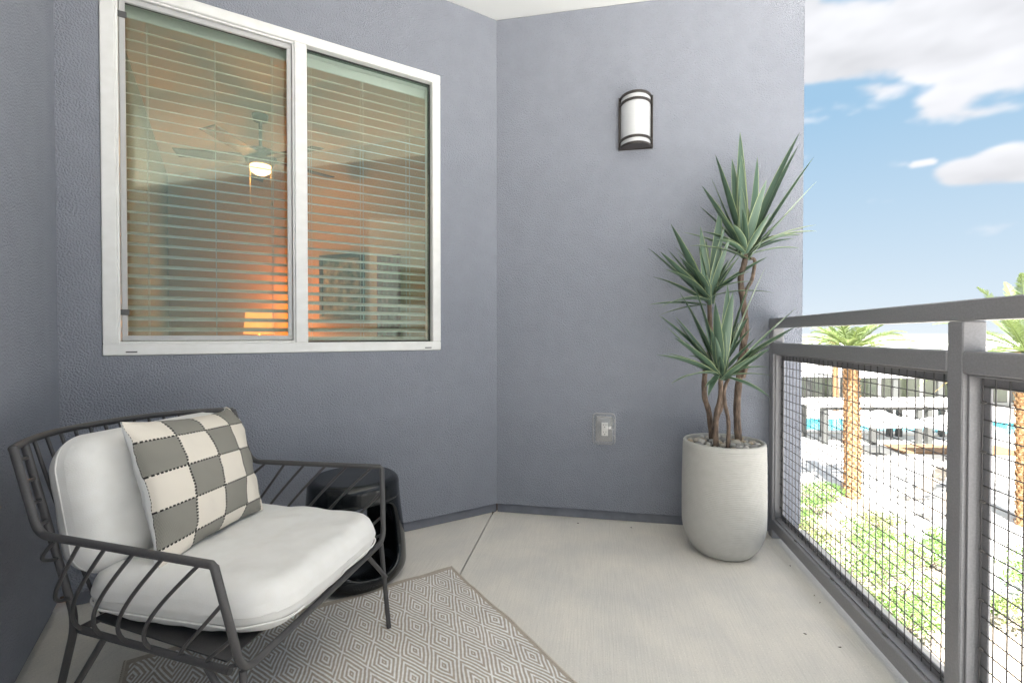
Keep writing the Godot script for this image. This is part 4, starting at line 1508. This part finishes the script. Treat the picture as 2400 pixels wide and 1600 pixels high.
# ------------------------------------------------------------------ wall lamp, outlet
func build_wall_fittings() -> void:
	var at := func(e: float, y: float, n: float) -> Vector3: return C1 + FE * e + Vector3(0, y, 0) - FB * n
	var b := Basis(FE, Vector3.UP, FE.cross(Vector3.UP))
	var e0 := 0.664
	var e1 := 0.838
	var y0 := 1.975
	var y1 := 2.245
	var ec := (e0 + e1) / 2
	var hw := (e1 - e0) / 2
	var org: Vector3 = at.call(ec, y0, 0.0)
	var lamp := base("wall_lamp", org, "curved white glass wall lamp with dark bronze bands", "lamp")
	var depth := 0.088
	var arc := func(k: float, off: float) -> Vector3:     # k -1..1 across the bow
		var a := k * deg_to_rad(78.0)
		return FE * (sin(a) / sin(deg_to_rad(78.0)) * (hw - 0.006 + off)) - FB * ((cos(a) - cos(deg_to_rad(78.0))) / (1.0 - cos(deg_to_rad(78.0))) * (depth + off) + 0.006)
	# back plate
	var st := new_st()
	box(st, Vector3(0, (y1 - y0) / 2, 0) - FB * 0.004, Vector3(2 * hw, y1 - y0, 0.008), b, 0.001)
	obj("back_plate", st, mats.bronze, lamp)
	# opal glass
	st = new_st()
	st.set_smooth_group(0)
	var n := 28
	for k in n:
		var p: Vector3 = arc.call(-1.0 + 2.0 * k / n, -0.004)
		var q: Vector3 = arc.call(-1.0 + 2.0 * (k + 1) / n, -0.004)
		poly(st, [p + Vector3(0, 0.004, 0), q + Vector3(0, 0.004, 0), q + Vector3(0, y1 - y0 - 0.004, 0), p + Vector3(0, y1 - y0 - 0.004, 0)], -FB + (p + q) * 0.5 - (p + q).dot(FB) * FB * 0.5)
	obj("glass_diffuser", st, mats.opal_glass, lamp)
	# curved bands
	var Hh := y1 - y0
	for y in [0.006, 0.040, Hh - 0.040, Hh - 0.006]:
		st = new_st()
		for k in n:
			var f0 := -1.0 + 2.0 * k / n
			var f1 := -1.0 + 2.0 * (k + 1) / n
			var i0: Vector3 = arc.call(f0, -0.003)
			var i1: Vector3 = arc.call(f1, -0.003)
			var o0: Vector3 = arc.call(f0, 0.003)
			var o1: Vector3 = arc.call(f1, 0.003)
			var lo := Vector3(0, y - 0.006, 0)
			var hi := Vector3(0, y + 0.006, 0)
			st.set_smooth_group(0)
			poly(st, [o0 + lo, o1 + lo, o1 + hi, o0 + hi], o0 + o1 - FB * 0.001)
			st.set_smooth_group(-1)
			poly(st, [i0 + hi, i1 + hi, o1 + hi, o0 + hi], Vector3.UP)
			poly(st, [i0 + lo, i1 + lo, o1 + lo, o0 + lo], Vector3.DOWN)
		obj("band", st, mats.bronze, lamp)
	for s in [-1.0, 1.0]:
		st = new_st()
		box(st, FE * (s * (hw - 0.002)) + Vector3(0, Hh / 2, 0) - FB * 0.013, Vector3(0.006, Hh + 0.001, 0.016), b, 0.001)
		obj("side_strip", st, mats.bronze, lamp)
	for y in [0.0045, Hh - 0.0045]:
		st = new_st()
		var pts := [arc.call(-1.0, -0.006) + FB * 0.004]
		for k in n + 1: pts.append(arc.call(-1.0 + 2.0 * k / n, -0.006))
		pts.append(arc.call(1.0, -0.006) + FB * 0.004)
		prism(st, pts, y - 0.002, y + 0.002)
		obj("end_plate", st, mats.bronze, lamp)
	# weatherproof outlet
	var oc: Vector3 = at.call(0.592, 0.497, 0.0)
	var out := base("power_outlet", oc, "power outlet under a clear bubble cover on the far stucco wall", "outlet")
	st = new_st()
	box(st, -FB * 0.004, Vector3(0.088, 0.132, 0.008), b, 0.002)
	obj("base_plate", st, mats.outlet_plate, out)
	st = new_st()
	box(st, -FB * 0.010 + FE * 0.004, Vector3(0.034, 0.070, 0.006), b, 0.001)
	var face := obj("receptacle", st, mats.outlet_face, out)
	for yy in [0.019, -0.019]:
		for s in [[-0.0065, 0.004, 0.0026, 0.007], [0.0065, 0.004, 0.0026, 0.007], [0.0, -0.0075, 0.005, 0.005]]:
			st = new_st()
			box(st, -FB * 0.0134 + FE * (0.004 + s[0]) + Vector3(0, yy + s[1], 0), Vector3(s[2], s[3], 0.0012), b)
			obj("slot", st, mats.slot, face)
	# bubble cover: rounded box shell
	st = new_st()
	st.set_smooth_group(0)
	var prof := [[0.0, 0.003], [0.0, 0.030], [0.006, 0.044], [0.018, 0.050]]
	var seg := 40
	var ring := func(inset: float, z: float) -> Array:
		var o := []
		var hx := 0.055 - inset
		var hy := 0.080 - inset
		var cr := 0.020
		for k in seg:
			var a := TAU * k / seg
			o.append(FE * (signf(cos(a)) * (hx - cr) + cos(a) * cr) + Vector3(0, signf(sin(a)) * (hy - cr) + sin(a) * cr, 0) - FB * z)
		return o
	for i in prof.size() - 1:
		var ra: Array = ring.call(prof[i][0], prof[i][1])
		var rb: Array = ring.call(prof[i + 1][0], prof[i + 1][1])
		for k in seg:
			var k2 := (k + 1) % seg
			poly(st, [ra[k], ra[k2], rb[k2], rb[k]], ra[k] + FB * ra[k].dot(-FB) - FB * 0.02)
	poly(st, ring.call(0.018, 0.050), -FB)
	obj("bubble_cover", st, mats.clear_plastic, out)
	st = new_st()
	var rim: Array = ring.call(-0.003, 0.004)
	rim.append(rim[0])
	tube(st, rim, 0.003, 8, false)
	obj("cover_rim", st, mats.frosted_plastic, out)
	for yy in [0.045, -0.045]:
		st = new_st()
		box(st, FE * 0.056 + Vector3(0, yy, 0) - FB * 0.012, Vector3(0.008, 0.022, 0.014), b, 0.002)
		obj("hinge", st, mats.frosted_plastic, out)

# ------------------------------------------------------------------ railing
func build_railing() -> void:
	var rail := base("balcony_railing", rail_at(0.0, 0.026, 0.0), "taupe painted steel balcony railing with square wire mesh panels", "railing")
	var o := rail.position
	var b := Basis(RD, Vector3.UP, RD.cross(Vector3.UP))
	var bx := func(called: String, a0: float, a1: float, b0: float, b1: float, y0: float, y1: float, ch := 0.003, parent: Node = rail, m := "rail_paint") -> MeshInstance3D:
		var st := new_st()
		box(st, rail_at((a0 + a1) / 2, (b0 + b1) / 2, (y0 + y1) / 2) - o, Vector3(a1 - a0, y1 - y0, b1 - b0), b, ch)
		return obj(called, st, mats[m], parent)
	var T := 0.052
	# posts: distance along the railing of each post's near and far side
	var posts := [[-3.10, -3.048], [-1.46, -1.408], [-0.110, -0.058], [1.162, 1.214], [2.430, 2.482]]
	var top0 := -3.10
	var top1 := 2.486
	bx.call("top_rail", top0, top1, 0.0, T, 1.034, 1.082)
	for p in posts:
		bx.call("post", p[0], p[1], 0.001, T - 0.001, 0.0, 1.033)
	for k in 4:
		var a0: float = posts[k][1]
		var a1: float = posts[k + 1][0]
		bx.call("middle_rail", a0, a1, 0.0, T, 0.910, 0.962)
		bx.call("bottom_rail", a0, a1, 0.0, T, 0.045, 0.098)
		# angle-iron frame of the mesh panel: flat leg against the tubes, upright leg towards the mesh
		var f := 0.030
		var y0 := 0.0995
		var y1 := 0.9085
		for q in [["panel_frame", a0 + 0.0015, a1 - 0.0015, y0, y0 + 0.005], ["panel_frame", a0 + 0.0015, a1 - 0.0015, y1 - 0.005, y1], ["panel_frame", a0 + 0.0015, a0 + 0.0065, y0 + 0.005, y1 - 0.005], ["panel_frame", a1 - 0.0065, a1 - 0.0015, y0 + 0.005, y1 - 0.005]]:
			bx.call(q[0], q[1], q[2], 0.012, 0.044, q[3], q[4], 0.001)
		for q in [[a0 + 0.0065, a1 - 0.0065, y0 + 0.005, y0 + f], [a0 + 0.0065, a1 - 0.0065, y1 - f, y1 - 0.005], [a0 + 0.0065, a0 + f, y0 + f, y1 - f], [a1 - f, a1 - 0.0065, y0 + f, y1 - f]]:
			bx.call("panel_frame", q[0], q[1], 0.039, 0.044, q[2], q[3], 0.001)
		# wires, welded to the inner face of the upright leg
		var vm: ArrayMesh
		var st := new_st()
		var hgt := y1 - y0 - 0.016
		tube(st, [Vector3(0, -hgt / 2, 0), Vector3(0, hgt / 2, 0)], 0.0016, 6)
		vm = commit(st, mats.wire_metal)
		var a := a0 + 0.024
		while a < a1 - 0.012:
			put("wire", vm, rail, Transform3D(Basis(), rail_at(a, 0.0335, (y0 + y1) / 2) - o))
			a += 0.0381
		st = new_st()
		var len := a1 - a0 - 0.018
		tube(st, [RD * (-len / 2), RD * (len / 2)], 0.0016, 6)
		vm = commit(st, mats.wire_metal)
		var y := y0 + 0.020
		var row := 0
		while y < y1 - 0.012:
			put("wire", vm, rail, Transform3D(Basis(), rail_at((a0 + a1) / 2, 0.0368, y) - o))
			if row % 3 == 1:
				for aa in [a0 + 0.016, a1 - 0.016]:
					st = new_st()
					tube(st, [rail_at(aa - 0.008, 0.0355, y + 0.001) - o, rail_at(aa, 0.0345, y + 0.0015) - o, rail_at(aa + 0.008, 0.0355, y) - o], [0.0022, 0.0044, 0.002], 7)
					obj("weld", st, mats.weld, rail)
			y += 0.0381
			row += 1
		# weld beads between panel frame and tubes
		for q in [[a0 + 0.0035, 0.30], [a0 + 0.0035, 0.62], [a0 + 0.0035, 0.88]]:
			st = new_st()
			tube(st, [rail_at(q[0], 0.0105, q[1] - 0.014) - o, rail_at(q[0], 0.009, q[1] - 0.005) - o, rail_at(q[0], 0.010, q[1] + 0.002) - o, rail_at(q[0], 0.0105, q[1] + 0.012) - o], [0.002, 0.005, 0.0042, 0.002], 7)
			obj("weld", st, mats.weld, rail)
		for q in [0.22, 0.5, 0.78]:
			var aa := lerpf(a0, a1, q)
			st = new_st()
			tube(st, [rail_at(aa - 0.014, 0.0105, 0.1005) - o, rail_at(aa - 0.004, 0.0095, 0.1015) - o, rail_at(aa + 0.005, 0.010, 0.1012) - o, rail_at(aa + 0.012, 0.0105, 0.1005) - o], [0.002, 0.0045, 0.004, 0.002], 7)
			obj("weld", st, mats.weld, rail)

# ------------------------------------------------------------------ courtyard
const GY := -6.6
func build_courtyard() -> void:
	var st := new_st()
	st.set_smooth_group(-1)
	poly(st, [Vector3(-600, GY, 600), Vector3(600, GY, 600), Vector3(600, GY, -600), Vector3(-600, GY, -600)], Vector3.UP)
	structure(obj("ground", st, mats.paving))
	# planting bed of gravel beside the house
	st = new_st()
	st.set_smooth_group(-1)
	poly(st, [rail_at(2, 0.2, GY + 0.004), rail_at(2, 9.0, GY + 0.004), V(14.5, GY + 0.004, 17.0), V(17.0, GY + 0.004, 24.5), V(9, GY + 0.004, 27), rail_at(26, 0.4, GY + 0.004)], Vector3.UP)
	structure(obj("gravel_bed", st, mats.gravel))
	# pool with raised coping
	var pc := V(34.5, GY, 39.6)
	var pe := V(0.99, 0, -0.13).normalized()
	var pd := V(0.13, 0, 0.99).normalized()
	st = new_st()
	prism(st, [pc - pe * 12 - pd * 3.4, pc + pe * 12 - pd * 3.4, pc + pe * 12 + pd * 4, pc - pe * 12 + pd * 4], GY + 0.004, GY + 0.10)
	structure(obj("pool_coping", st, mats.pool_coping))
	st = new_st()
	prism(st, [pc - pe * 11.6 - pd * 2.4, pc + pe * 11.6 - pd * 2.4, pc + pe * 11.6 + pd * 3.2, pc - pe * 11.6 + pd * 3.2], GY + 0.05, GY + 0.108)
	structure(obj("pool_water", st, mats.water))
	st = new_st()
	prism(st, [V(25.6, 0, 33.6), V(33.0, 0, 33.0), V(32.4, 0, 30.6), V(25.0, 0, 31.2)], GY + 0.004, GY + 0.12)
	structure(obj("timber_deck", st, mats.deck_timber))
	var pav := base("pool_pavilion", V(27.0, GY, 35.2), "flat roofed pavilion on grey posts beside the pool", "pavilion")
	st = new_st()
	box(st, Vector3(0, 2.75, 0), Vector3(11.6, 0.28, 3.2), Basis(), 0.02)
	obj("roof", st, mats.far_stucco, pav)
	st = new_st()
	box(st, Vector3(0, 2.50, 1.3), Vector3(11.0, 0.216, 0.2), Basis(), 0.01)
	obj("beam", st, mats.far_grey, pav)
	for x in [-5.2, -3.7, -1.9, 1.3, 2.0, 5.2]:
		for z in [-1.3, 1.3]:
			st = new_st()
			box(st, Vector3(x, 1.195, z), Vector3(0.32, 2.388, 0.32), Basis(), 0.01)
			obj("post", st, mats.far_grey, pav)
	build_pool_house()
	build_wing()
	# palms: position, trunk height, trunk radius
	for p in [[V(15.96, GY, 22.8), 6.9, 0.31, 2.9, 1, "stout date palm with a rough orange trunk beside the gravel bed", 58.0, -6.0], [V(20.6, GY, 19.3), 6.9, 0.36, 3.9, 2, "broad date palm with a thick rough trunk beside the loungers", 84.0, -25.0], [V(32.6, GY, 49.0), 7.0, 0.22, 2.4, 3, "slim palm standing in front of the pool house", 60.0, -5.0]]:
		palm(p[0], p[1], p[2], p[3], p[4], p[5], p[6], p[7])
	# shrubs in the bed
	var spots := [[8.6, 11.6, 1.1], [9.9, 12.2, 1.0], [10.9, 13.6, 1.2], [9.2, 13.4, 0.95], [10.1, 15.0, 1.2], [11.8, 15.4, 1.05], [12.4, 13.3, 0.9], [10.7, 17.2, 1.0], [12.5, 17.3, 0.95], [13.7, 15.9, 0.85], [11.4, 19.3, 0.9], [14.2, 18.6, 0.9], [12.9, 20.6, 0.8], [15.2, 17.1, 0.8], [8.0, 14.8, 0.9], [13.2, 12.4, 0.9], [15.0, 14.0, 0.9], [16.6, 15.2, 0.85]]
	var idx := 0
	for s in spots:
		shrub(V(s[0], GY, s[1]), s[2], idx)
		idx += 1
	hedge(V(14.4, GY, 22.6))
	# loungers
	for q in [[V(18.9, GY, 22.6), 0.25], [V(17.9, GY, 20.3), 0.25], [V(21.0, GY, 24.3), 0.25]]:
		lounger(q[0], q[1], ["slatted white lounger with its back raised near the date palms", "white lounger lying nearest to the planting bed", "white lounger with its back raised nearest to the pool"][[V(18.9, GY, 22.6), V(17.9, GY, 20.3), V(21.0, GY, 24.3)].find(q[0])])
	for q in [[V(23.4, GY, 31.0), "white square parasol in front of the pool pavilion"], [V(26.9, GY, 29.6), "white square parasol in front of the timber deck"]]:
		parasol(q[0], q[1])

func build_pool_house() -> void:
	var o := V(41.0, GY, 55.0)
	var e := V(0.985, 0, -0.174).normalized()
	var n := V(-0.174, 0, -0.985).normalized()      # faces the balcony
	var b := Basis(e, Vector3.UP, e.cross(Vector3.UP))
	var h := base("pool_house", o, "long pale pool house with grey posts and wide windows beyond the pool", "building")
	var bx := func(called: String, a0: float, a1: float, d0: float, d1: float, y0: float, y1: float, m: String, parent: Node) -> MeshInstance3D:
		var s := new_st()
		box(s, e * ((a0 + a1) / 2) + n * ((d0 + d1) / 2) + Vector3(0, (y0 + y1) / 2, 0), Vector3(a1 - a0, y1 - y0, absf(d1 - d0)), b, 0.02)
		return obj(called, s, mats[m], parent)
	bx.call("wall", -22.0, 22.0, -9.0, 0.0, 0.0, 6.2, "far_stucco", h)
	bx.call("roof", -22.6, 22.6, -9.6, 0.6, 6.203, 6.6, "far_stucco", h)
	bx.call("canopy", -16.0, 18.0, 0.003, 3.4, 3.05, 3.45, "far_stucco", h)
	for k in 9:
		var a := -16.0 + k * 4.2
		var w: MeshInstance3D = bx.call("window", a - 0.2, a + 3.6, 0.0, 0.06, 0.3, 2.75, "far_frame", h)
		for j in 3:
			bx.call("pane", a - 0.12 + j * 1.24, a + 1.04 + j * 1.24, 0.06, 0.08, 0.38, 2.67, "far_glass", w)
		bx.call("post", a - 0.7, a - 0.25, 2.8, 3.25, 0.0, 3.047, "far_grey", h)
	for k in 8:
		var a := -14.5 + k * 4.2
		var w: MeshInstance3D = bx.call("window", a, a + 2.2, 0.0, 0.06, 4.1, 5.5, "far_frame", h)
		bx.call("pane", a + 0.08, a + 2.12, 0.06, 0.08, 4.18, 5.42, "far_glass", w)

func build_wing() -> void:
	# opposite wing of the house, outside the picture but mirrored in the window
	var o := V(16.0, GY, -7.5)
	var e := V(0.62, 0, 0.785).normalized()
	var b := Basis(e, Vector3.UP, e.cross(Vector3.UP))
	var n := V(-0.785, 0, 0.62).normalized()
	var h := base("opposite_wing", o, "pale stucco wing with dark windows across the courtyard", "building")
	var s := new_st()
	box(s, Vector3(0, 6.3, 0) + e * 0.6 - n * 4.0, Vector3(8.6, 12.6, 8.0), b, 0.02)
	obj("wall", s, mats.far_stucco, h)
	for row in 3:
		for k in 2:
			s = new_st()
			var c := e * (-1.6 + k * 4.2) + Vector3(0, 1.9 + row * 3.9, 0)
			box(s, c + n * 0.02, Vector3(1.8, 1.5, 0.06), b)
			var w := obj("window", s, mats.far_frame, h)
			for j in [-0.43, 0.43]:
				s = new_st()
				box(s, c + e * j + n * 0.055, Vector3(0.8, 1.36, 0.02), b)
				obj("pane", s, mats.far_glass, w)

func palm(p: Vector3, hgt: float, rad: float, flen: float, sd: int, label: String, lift_hi: float, lift_lo: float) -> void:
	var r := RandomNumberGenerator.new()
	r.seed = 200 + sd
	var o := base("palm_tree", p, label, "palm tree", "palms in the courtyard")
	var st := new_st()
	var pts := []
	var radii := []
	for k in 13:
		var t := k / 12.0
		pts.append(Vector3(sin(t * 2.0 + sd) * 0.10, hgt * t, cos(t * 1.7 + sd) * 0.08) - Vector3(sin(float(sd)) * 0.10, 0, cos(float(sd)) * 0.08))
		radii.append(rad * (1.12 - 0.25 * t + 0.22 * smoothstep(0.85, 1.0, t)))
	tube(st, pts, radii, 14)
	var trunk := obj("trunk", st, mats.palm_bark, o)
	# old leaf bases, in spirals
	st = new_st()
	var rows := int(hgt / 0.16)
	for i in rows:
		var t := float(i) / rows
		var c: Vector3 = (pts[int(t * 11.99)] as Vector3).lerp(pts[int(t * 11.99) + 1], t * 11.99 - int(t * 11.99))
		c.y = hgt * t
		for k in 9:
			var a := TAU * (k + (0.5 if i % 2 else 0.0)) / 9 + i * 0.07
			var d := Vector3(cos(a), 0, sin(a))
			var rr: float = lerpf(radii[0], radii[11], t) * 0.98
			var side := d.cross(Vector3.UP) * 0.085
			var q := c + d * rr
			var tip := q + d * r.randf_range(0.05, 0.10) + Vector3(0, 0.15, 0)
			st.set_smooth_group(-1)
			poly(st, [q - side, q + side, tip + side * 0.5, tip - side * 0.5], d)
			poly(st, [tip - side * 0.5, tip + side * 0.5, q + Vector3(0, 0.17, 0) + side * 0.6, q + Vector3(0, 0.17, 0) - side * 0.6], Vector3.UP)
	obj("leaf_bases", st, mats.palm_bark, trunk)
	trunk.get_child(0).set_meta("kind", "stuff")
	var head: Vector3 = pts[12]
	for f in 38:
		var a := f * 2.39996 + r.randf() * 0.3
		var lift := deg_to_rad(lerpf(lift_hi, lift_lo, pow(f / 37.0, 0.8)))
		var d := Vector3(cos(a), 0, sin(a))
		var dry := f > 31
		var L := flen * r.randf_range(0.85, 1.05) * (0.8 if dry else 1.0)
		var dir := d * cos(lift) + Vector3.UP * sin(lift)
		var p0 := head + d * 0.12 + Vector3(0, 0.12 * (1.0 - f / 37.0), 0)
		var p2 := p0 + dir * L + Vector3(0, -L * (0.16 + 0.22 * cos(lift)), 0)
		var p1 := p0 + dir * L * 0.55
		st = new_st()
		var spine := []
		for k in 9:
			var t := k / 8.0
			spine.append(p0 * (1 - t) * (1 - t) + p1 * 2 * t * (1 - t) + p2 * t * t)
		var rad2 := []
		for k in 9: rad2.append(lerpf(0.028, 0.004, k / 8.0))
		tube(st, spine, rad2, 5, false)
		st.set_smooth_group(-1)
		var m := 46
		for k in m:
			var t := lerpf(0.10, 1.0, float(k) / (m - 1))
			var p3 := p0 * (1 - t) * (1 - t) + p1 * 2 * t * (1 - t) + p2 * t * t
			var tan := ((p1 - p0) * (1 - t) + (p2 - p1) * t).normalized()
			var side := tan.cross(Vector3.UP)
			if side.length() < 0.1: side = tan.cross(d)
			side = side.normalized()
			var up := side.cross(tan)
			var ll := 0.46 * sin(PI * clampf(0.16 + t * 0.78, 0, 1)) * r.randf_range(0.85, 1.1)
			for sg in [-1.0, 1.0]:
				var ld: Vector3 = (side * sg * 0.75 + tan * 0.62 + up * r.randf_range(0.10, 0.40)).normalized()
				var wv := tan * 0.020
				poly(st, [p3 - wv, p3 + wv, p3 + ld * ll * 0.6 + wv * 0.8 - Vector3(0, 0.01, 0), p3 + ld * ll - Vector3(0, 0.05, 0)], up)
		obj("frond", st, mats.frond_dry if dry else mats.frond, o)

func leaf_cloud(st: SurfaceTool, r: RandomNumberGenerator, centre: Vector3, size: Vector3, count: int, leaf_size: float) -> void:
	st.set_smooth_group(-1)
	for k in count:
		var d := Vector3(r.randfn(), r.randfn(), r.randfn()).normalized() * pow(r.randf(), 0.28)
		d.y = absf(d.y) * 1.0 - 0.15
		var p := centre + d * size
		var nrm := (d + Vector3(r.randfn(), absf(r.randfn()) + 0.5, r.randfn()) * 0.6).normalized()
		var t := nrm.cross(Vector3(r.randfn(), r.randfn(), r.randfn())).normalized()
		var s := nrm.cross(t)
		var ls := leaf_size * r.randf_range(0.6, 1.25)
		poly(st, [p - t * ls, p + s * ls * 0.42, p + t * ls, p - s * ls * 0.42], nrm)

func shrub(p: Vector3, size: float, idx: int) -> void:
	var r := RandomNumberGenerator.new()
	r.seed = 400 + idx
	var olive := idx % 4 == 3
	var o := base("leafy_shrub", p, "olive toned leafy shrub in the gravel bed" if olive else "bright green leafy shrub in the gravel bed", "shrub", "shrubs in the gravel bed")
	var st := new_st()
	var ends := []
	for k in 9:
		var a := TAU * k / 9 + r.randf()
		var q := Vector3(cos(a) * size * r.randf_range(0.3, 0.75), size * r.randf_range(0.35, 0.85), sin(a) * size * r.randf_range(0.3, 0.75))
		ends.append(q)
		tube(st, spline([Vector3(0, 0.0, 0), q * 0.5 + Vector3(0, 0.08, 0), q], 3), 0.012, 5)
	obj("stems", st, mats.bark, o)
	st = new_st()
	for q in ends:
		leaf_cloud(st, r, q, Vector3(0.42, 0.30, 0.42) * size, 85, 0.060)
	leaf_cloud(st, r, Vector3(0, 0.35 * size, 0), Vector3(0.8, 0.4, 0.8) * size, 130, 0.060)
	obj("foliage", st, mats.shrub_leaf_olive if olive else mats.shrub_leaf, o)

func hedge(p: Vector3) -> void:
	var r := RandomNumberGenerator.new()
	r.seed = 555
	var o := base("clipped_shrub", p, "low clipped green shrub at the foot of the date palm", "shrub")
	var st := new_st()
	leaf_cloud(st, r, Vector3(0, 0.35, 0), Vector3(1.1, 0.55, 0.7), 1800, 0.05)
	obj("foliage", st, mats.hedge_leaf, o)
	st = new_st()
	for k in 5:
		tube(st, [Vector3((k - 2) * 0.25, 0, 0), Vector3((k - 2) * 0.32, 0.5, 0.05 * k)], 0.015, 5)
	obj("stems", st, mats.bark, o)

func lounger(p: Vector3, turn: float, label: String) -> void:
	var o := base("pool_lounger", p, label, "lounger", "loungers in the courtyard")
	o.rotation.y = turn
	var st := new_st()
	for s in [-1.0, 1.0]:
		bar(st, Vector3(-0.95, 0.30, s * 0.32), Vector3(0.95, 0.30, s * 0.32), 0.05, 0.06)
	bar(st, Vector3(-0.95, 0.30, -0.32), Vector3(-0.95, 0.30, 0.32), 0.05, 0.06)
	obj("frame", st, mats.lounger_frame, o)
	for q in [[-0.8, -0.3], [-0.8, 0.3], [0.8, -0.3], [0.8, 0.3]]:
		st = new_st()
		box(st, Vector3(q[0], 0.135, q[1]), Vector3(0.05, 0.27, 0.05), Basis(), 0.004)
		obj("leg", st, mats.lounger_frame, o)
	for k in 8:
		st = new_st()
		box(st, Vector3(-0.86 + k * 0.145, 0.342, 0), Vector3(0.125, 0.02, 0.66), Basis(), 0.003)
		obj("slat", st, mats.lounger_sling, o)
	st = new_st()
	var bd := Vector3(cos(0.95), sin(0.95), 0)
	box(st, Vector3(0.30, 0.345, 0) + bd * 0.38, Vector3(0.74, 0.035, 0.64), Basis(bd, Vector3(-bd.y, bd.x, 0), Vector3(0, 0, 1)), 0.006)
	obj("backrest", st, mats.lounger_sling, o)
	st = new_st()
	tube(st, [Vector3(0.62, 0.76, 0), Vector3(0.86, 0.33, 0)], 0.016, 6)
	obj("back_stay", st, mats.lounger_frame, o)

func parasol(p: Vector3, label: String) -> void:
	var o := base("parasol", p, label, "parasol", "parasols by the pool")
	var st := new_st()
	tube(st, [Vector3(0, 0.05, 0), Vector3(0, 2.75, 0)], 0.03, 8)
	obj("pole", st, mats.far_grey, o)
	st = new_st()
	box(st, Vector3(0, 0.03, 0), Vector3(0.6, 0.06, 0.6), Basis(), 0.01)
	obj("base_plate", st, mats.far_grey, o)
	st = new_st()
	st.set_smooth_group(-1)
	var c := [Vector3(-1.5, 2.15, -1.5), Vector3(1.5, 2.15, -1.5), Vector3(1.5, 2.15, 1.5), Vector3(-1.5, 2.15, 1.5)]
	for k in 4:
		poly(st, [c[k], c[(k + 1) % 4], Vector3(0, 2.85, 0)], c[k] + c[(k + 1) % 4] + Vector3(0, 2, 0))
		poly(st, [c[k], c[(k + 1) % 4], c[(k + 1) % 4] - Vector3(0, 0.18, 0), c[k] - Vector3(0, 0.18, 0)], Vector3(c[k].x + c[(k + 1) % 4].x, 0, c[k].z + c[(k + 1) % 4].z))
	obj("canopy", st, mats.shade_cloth, o)
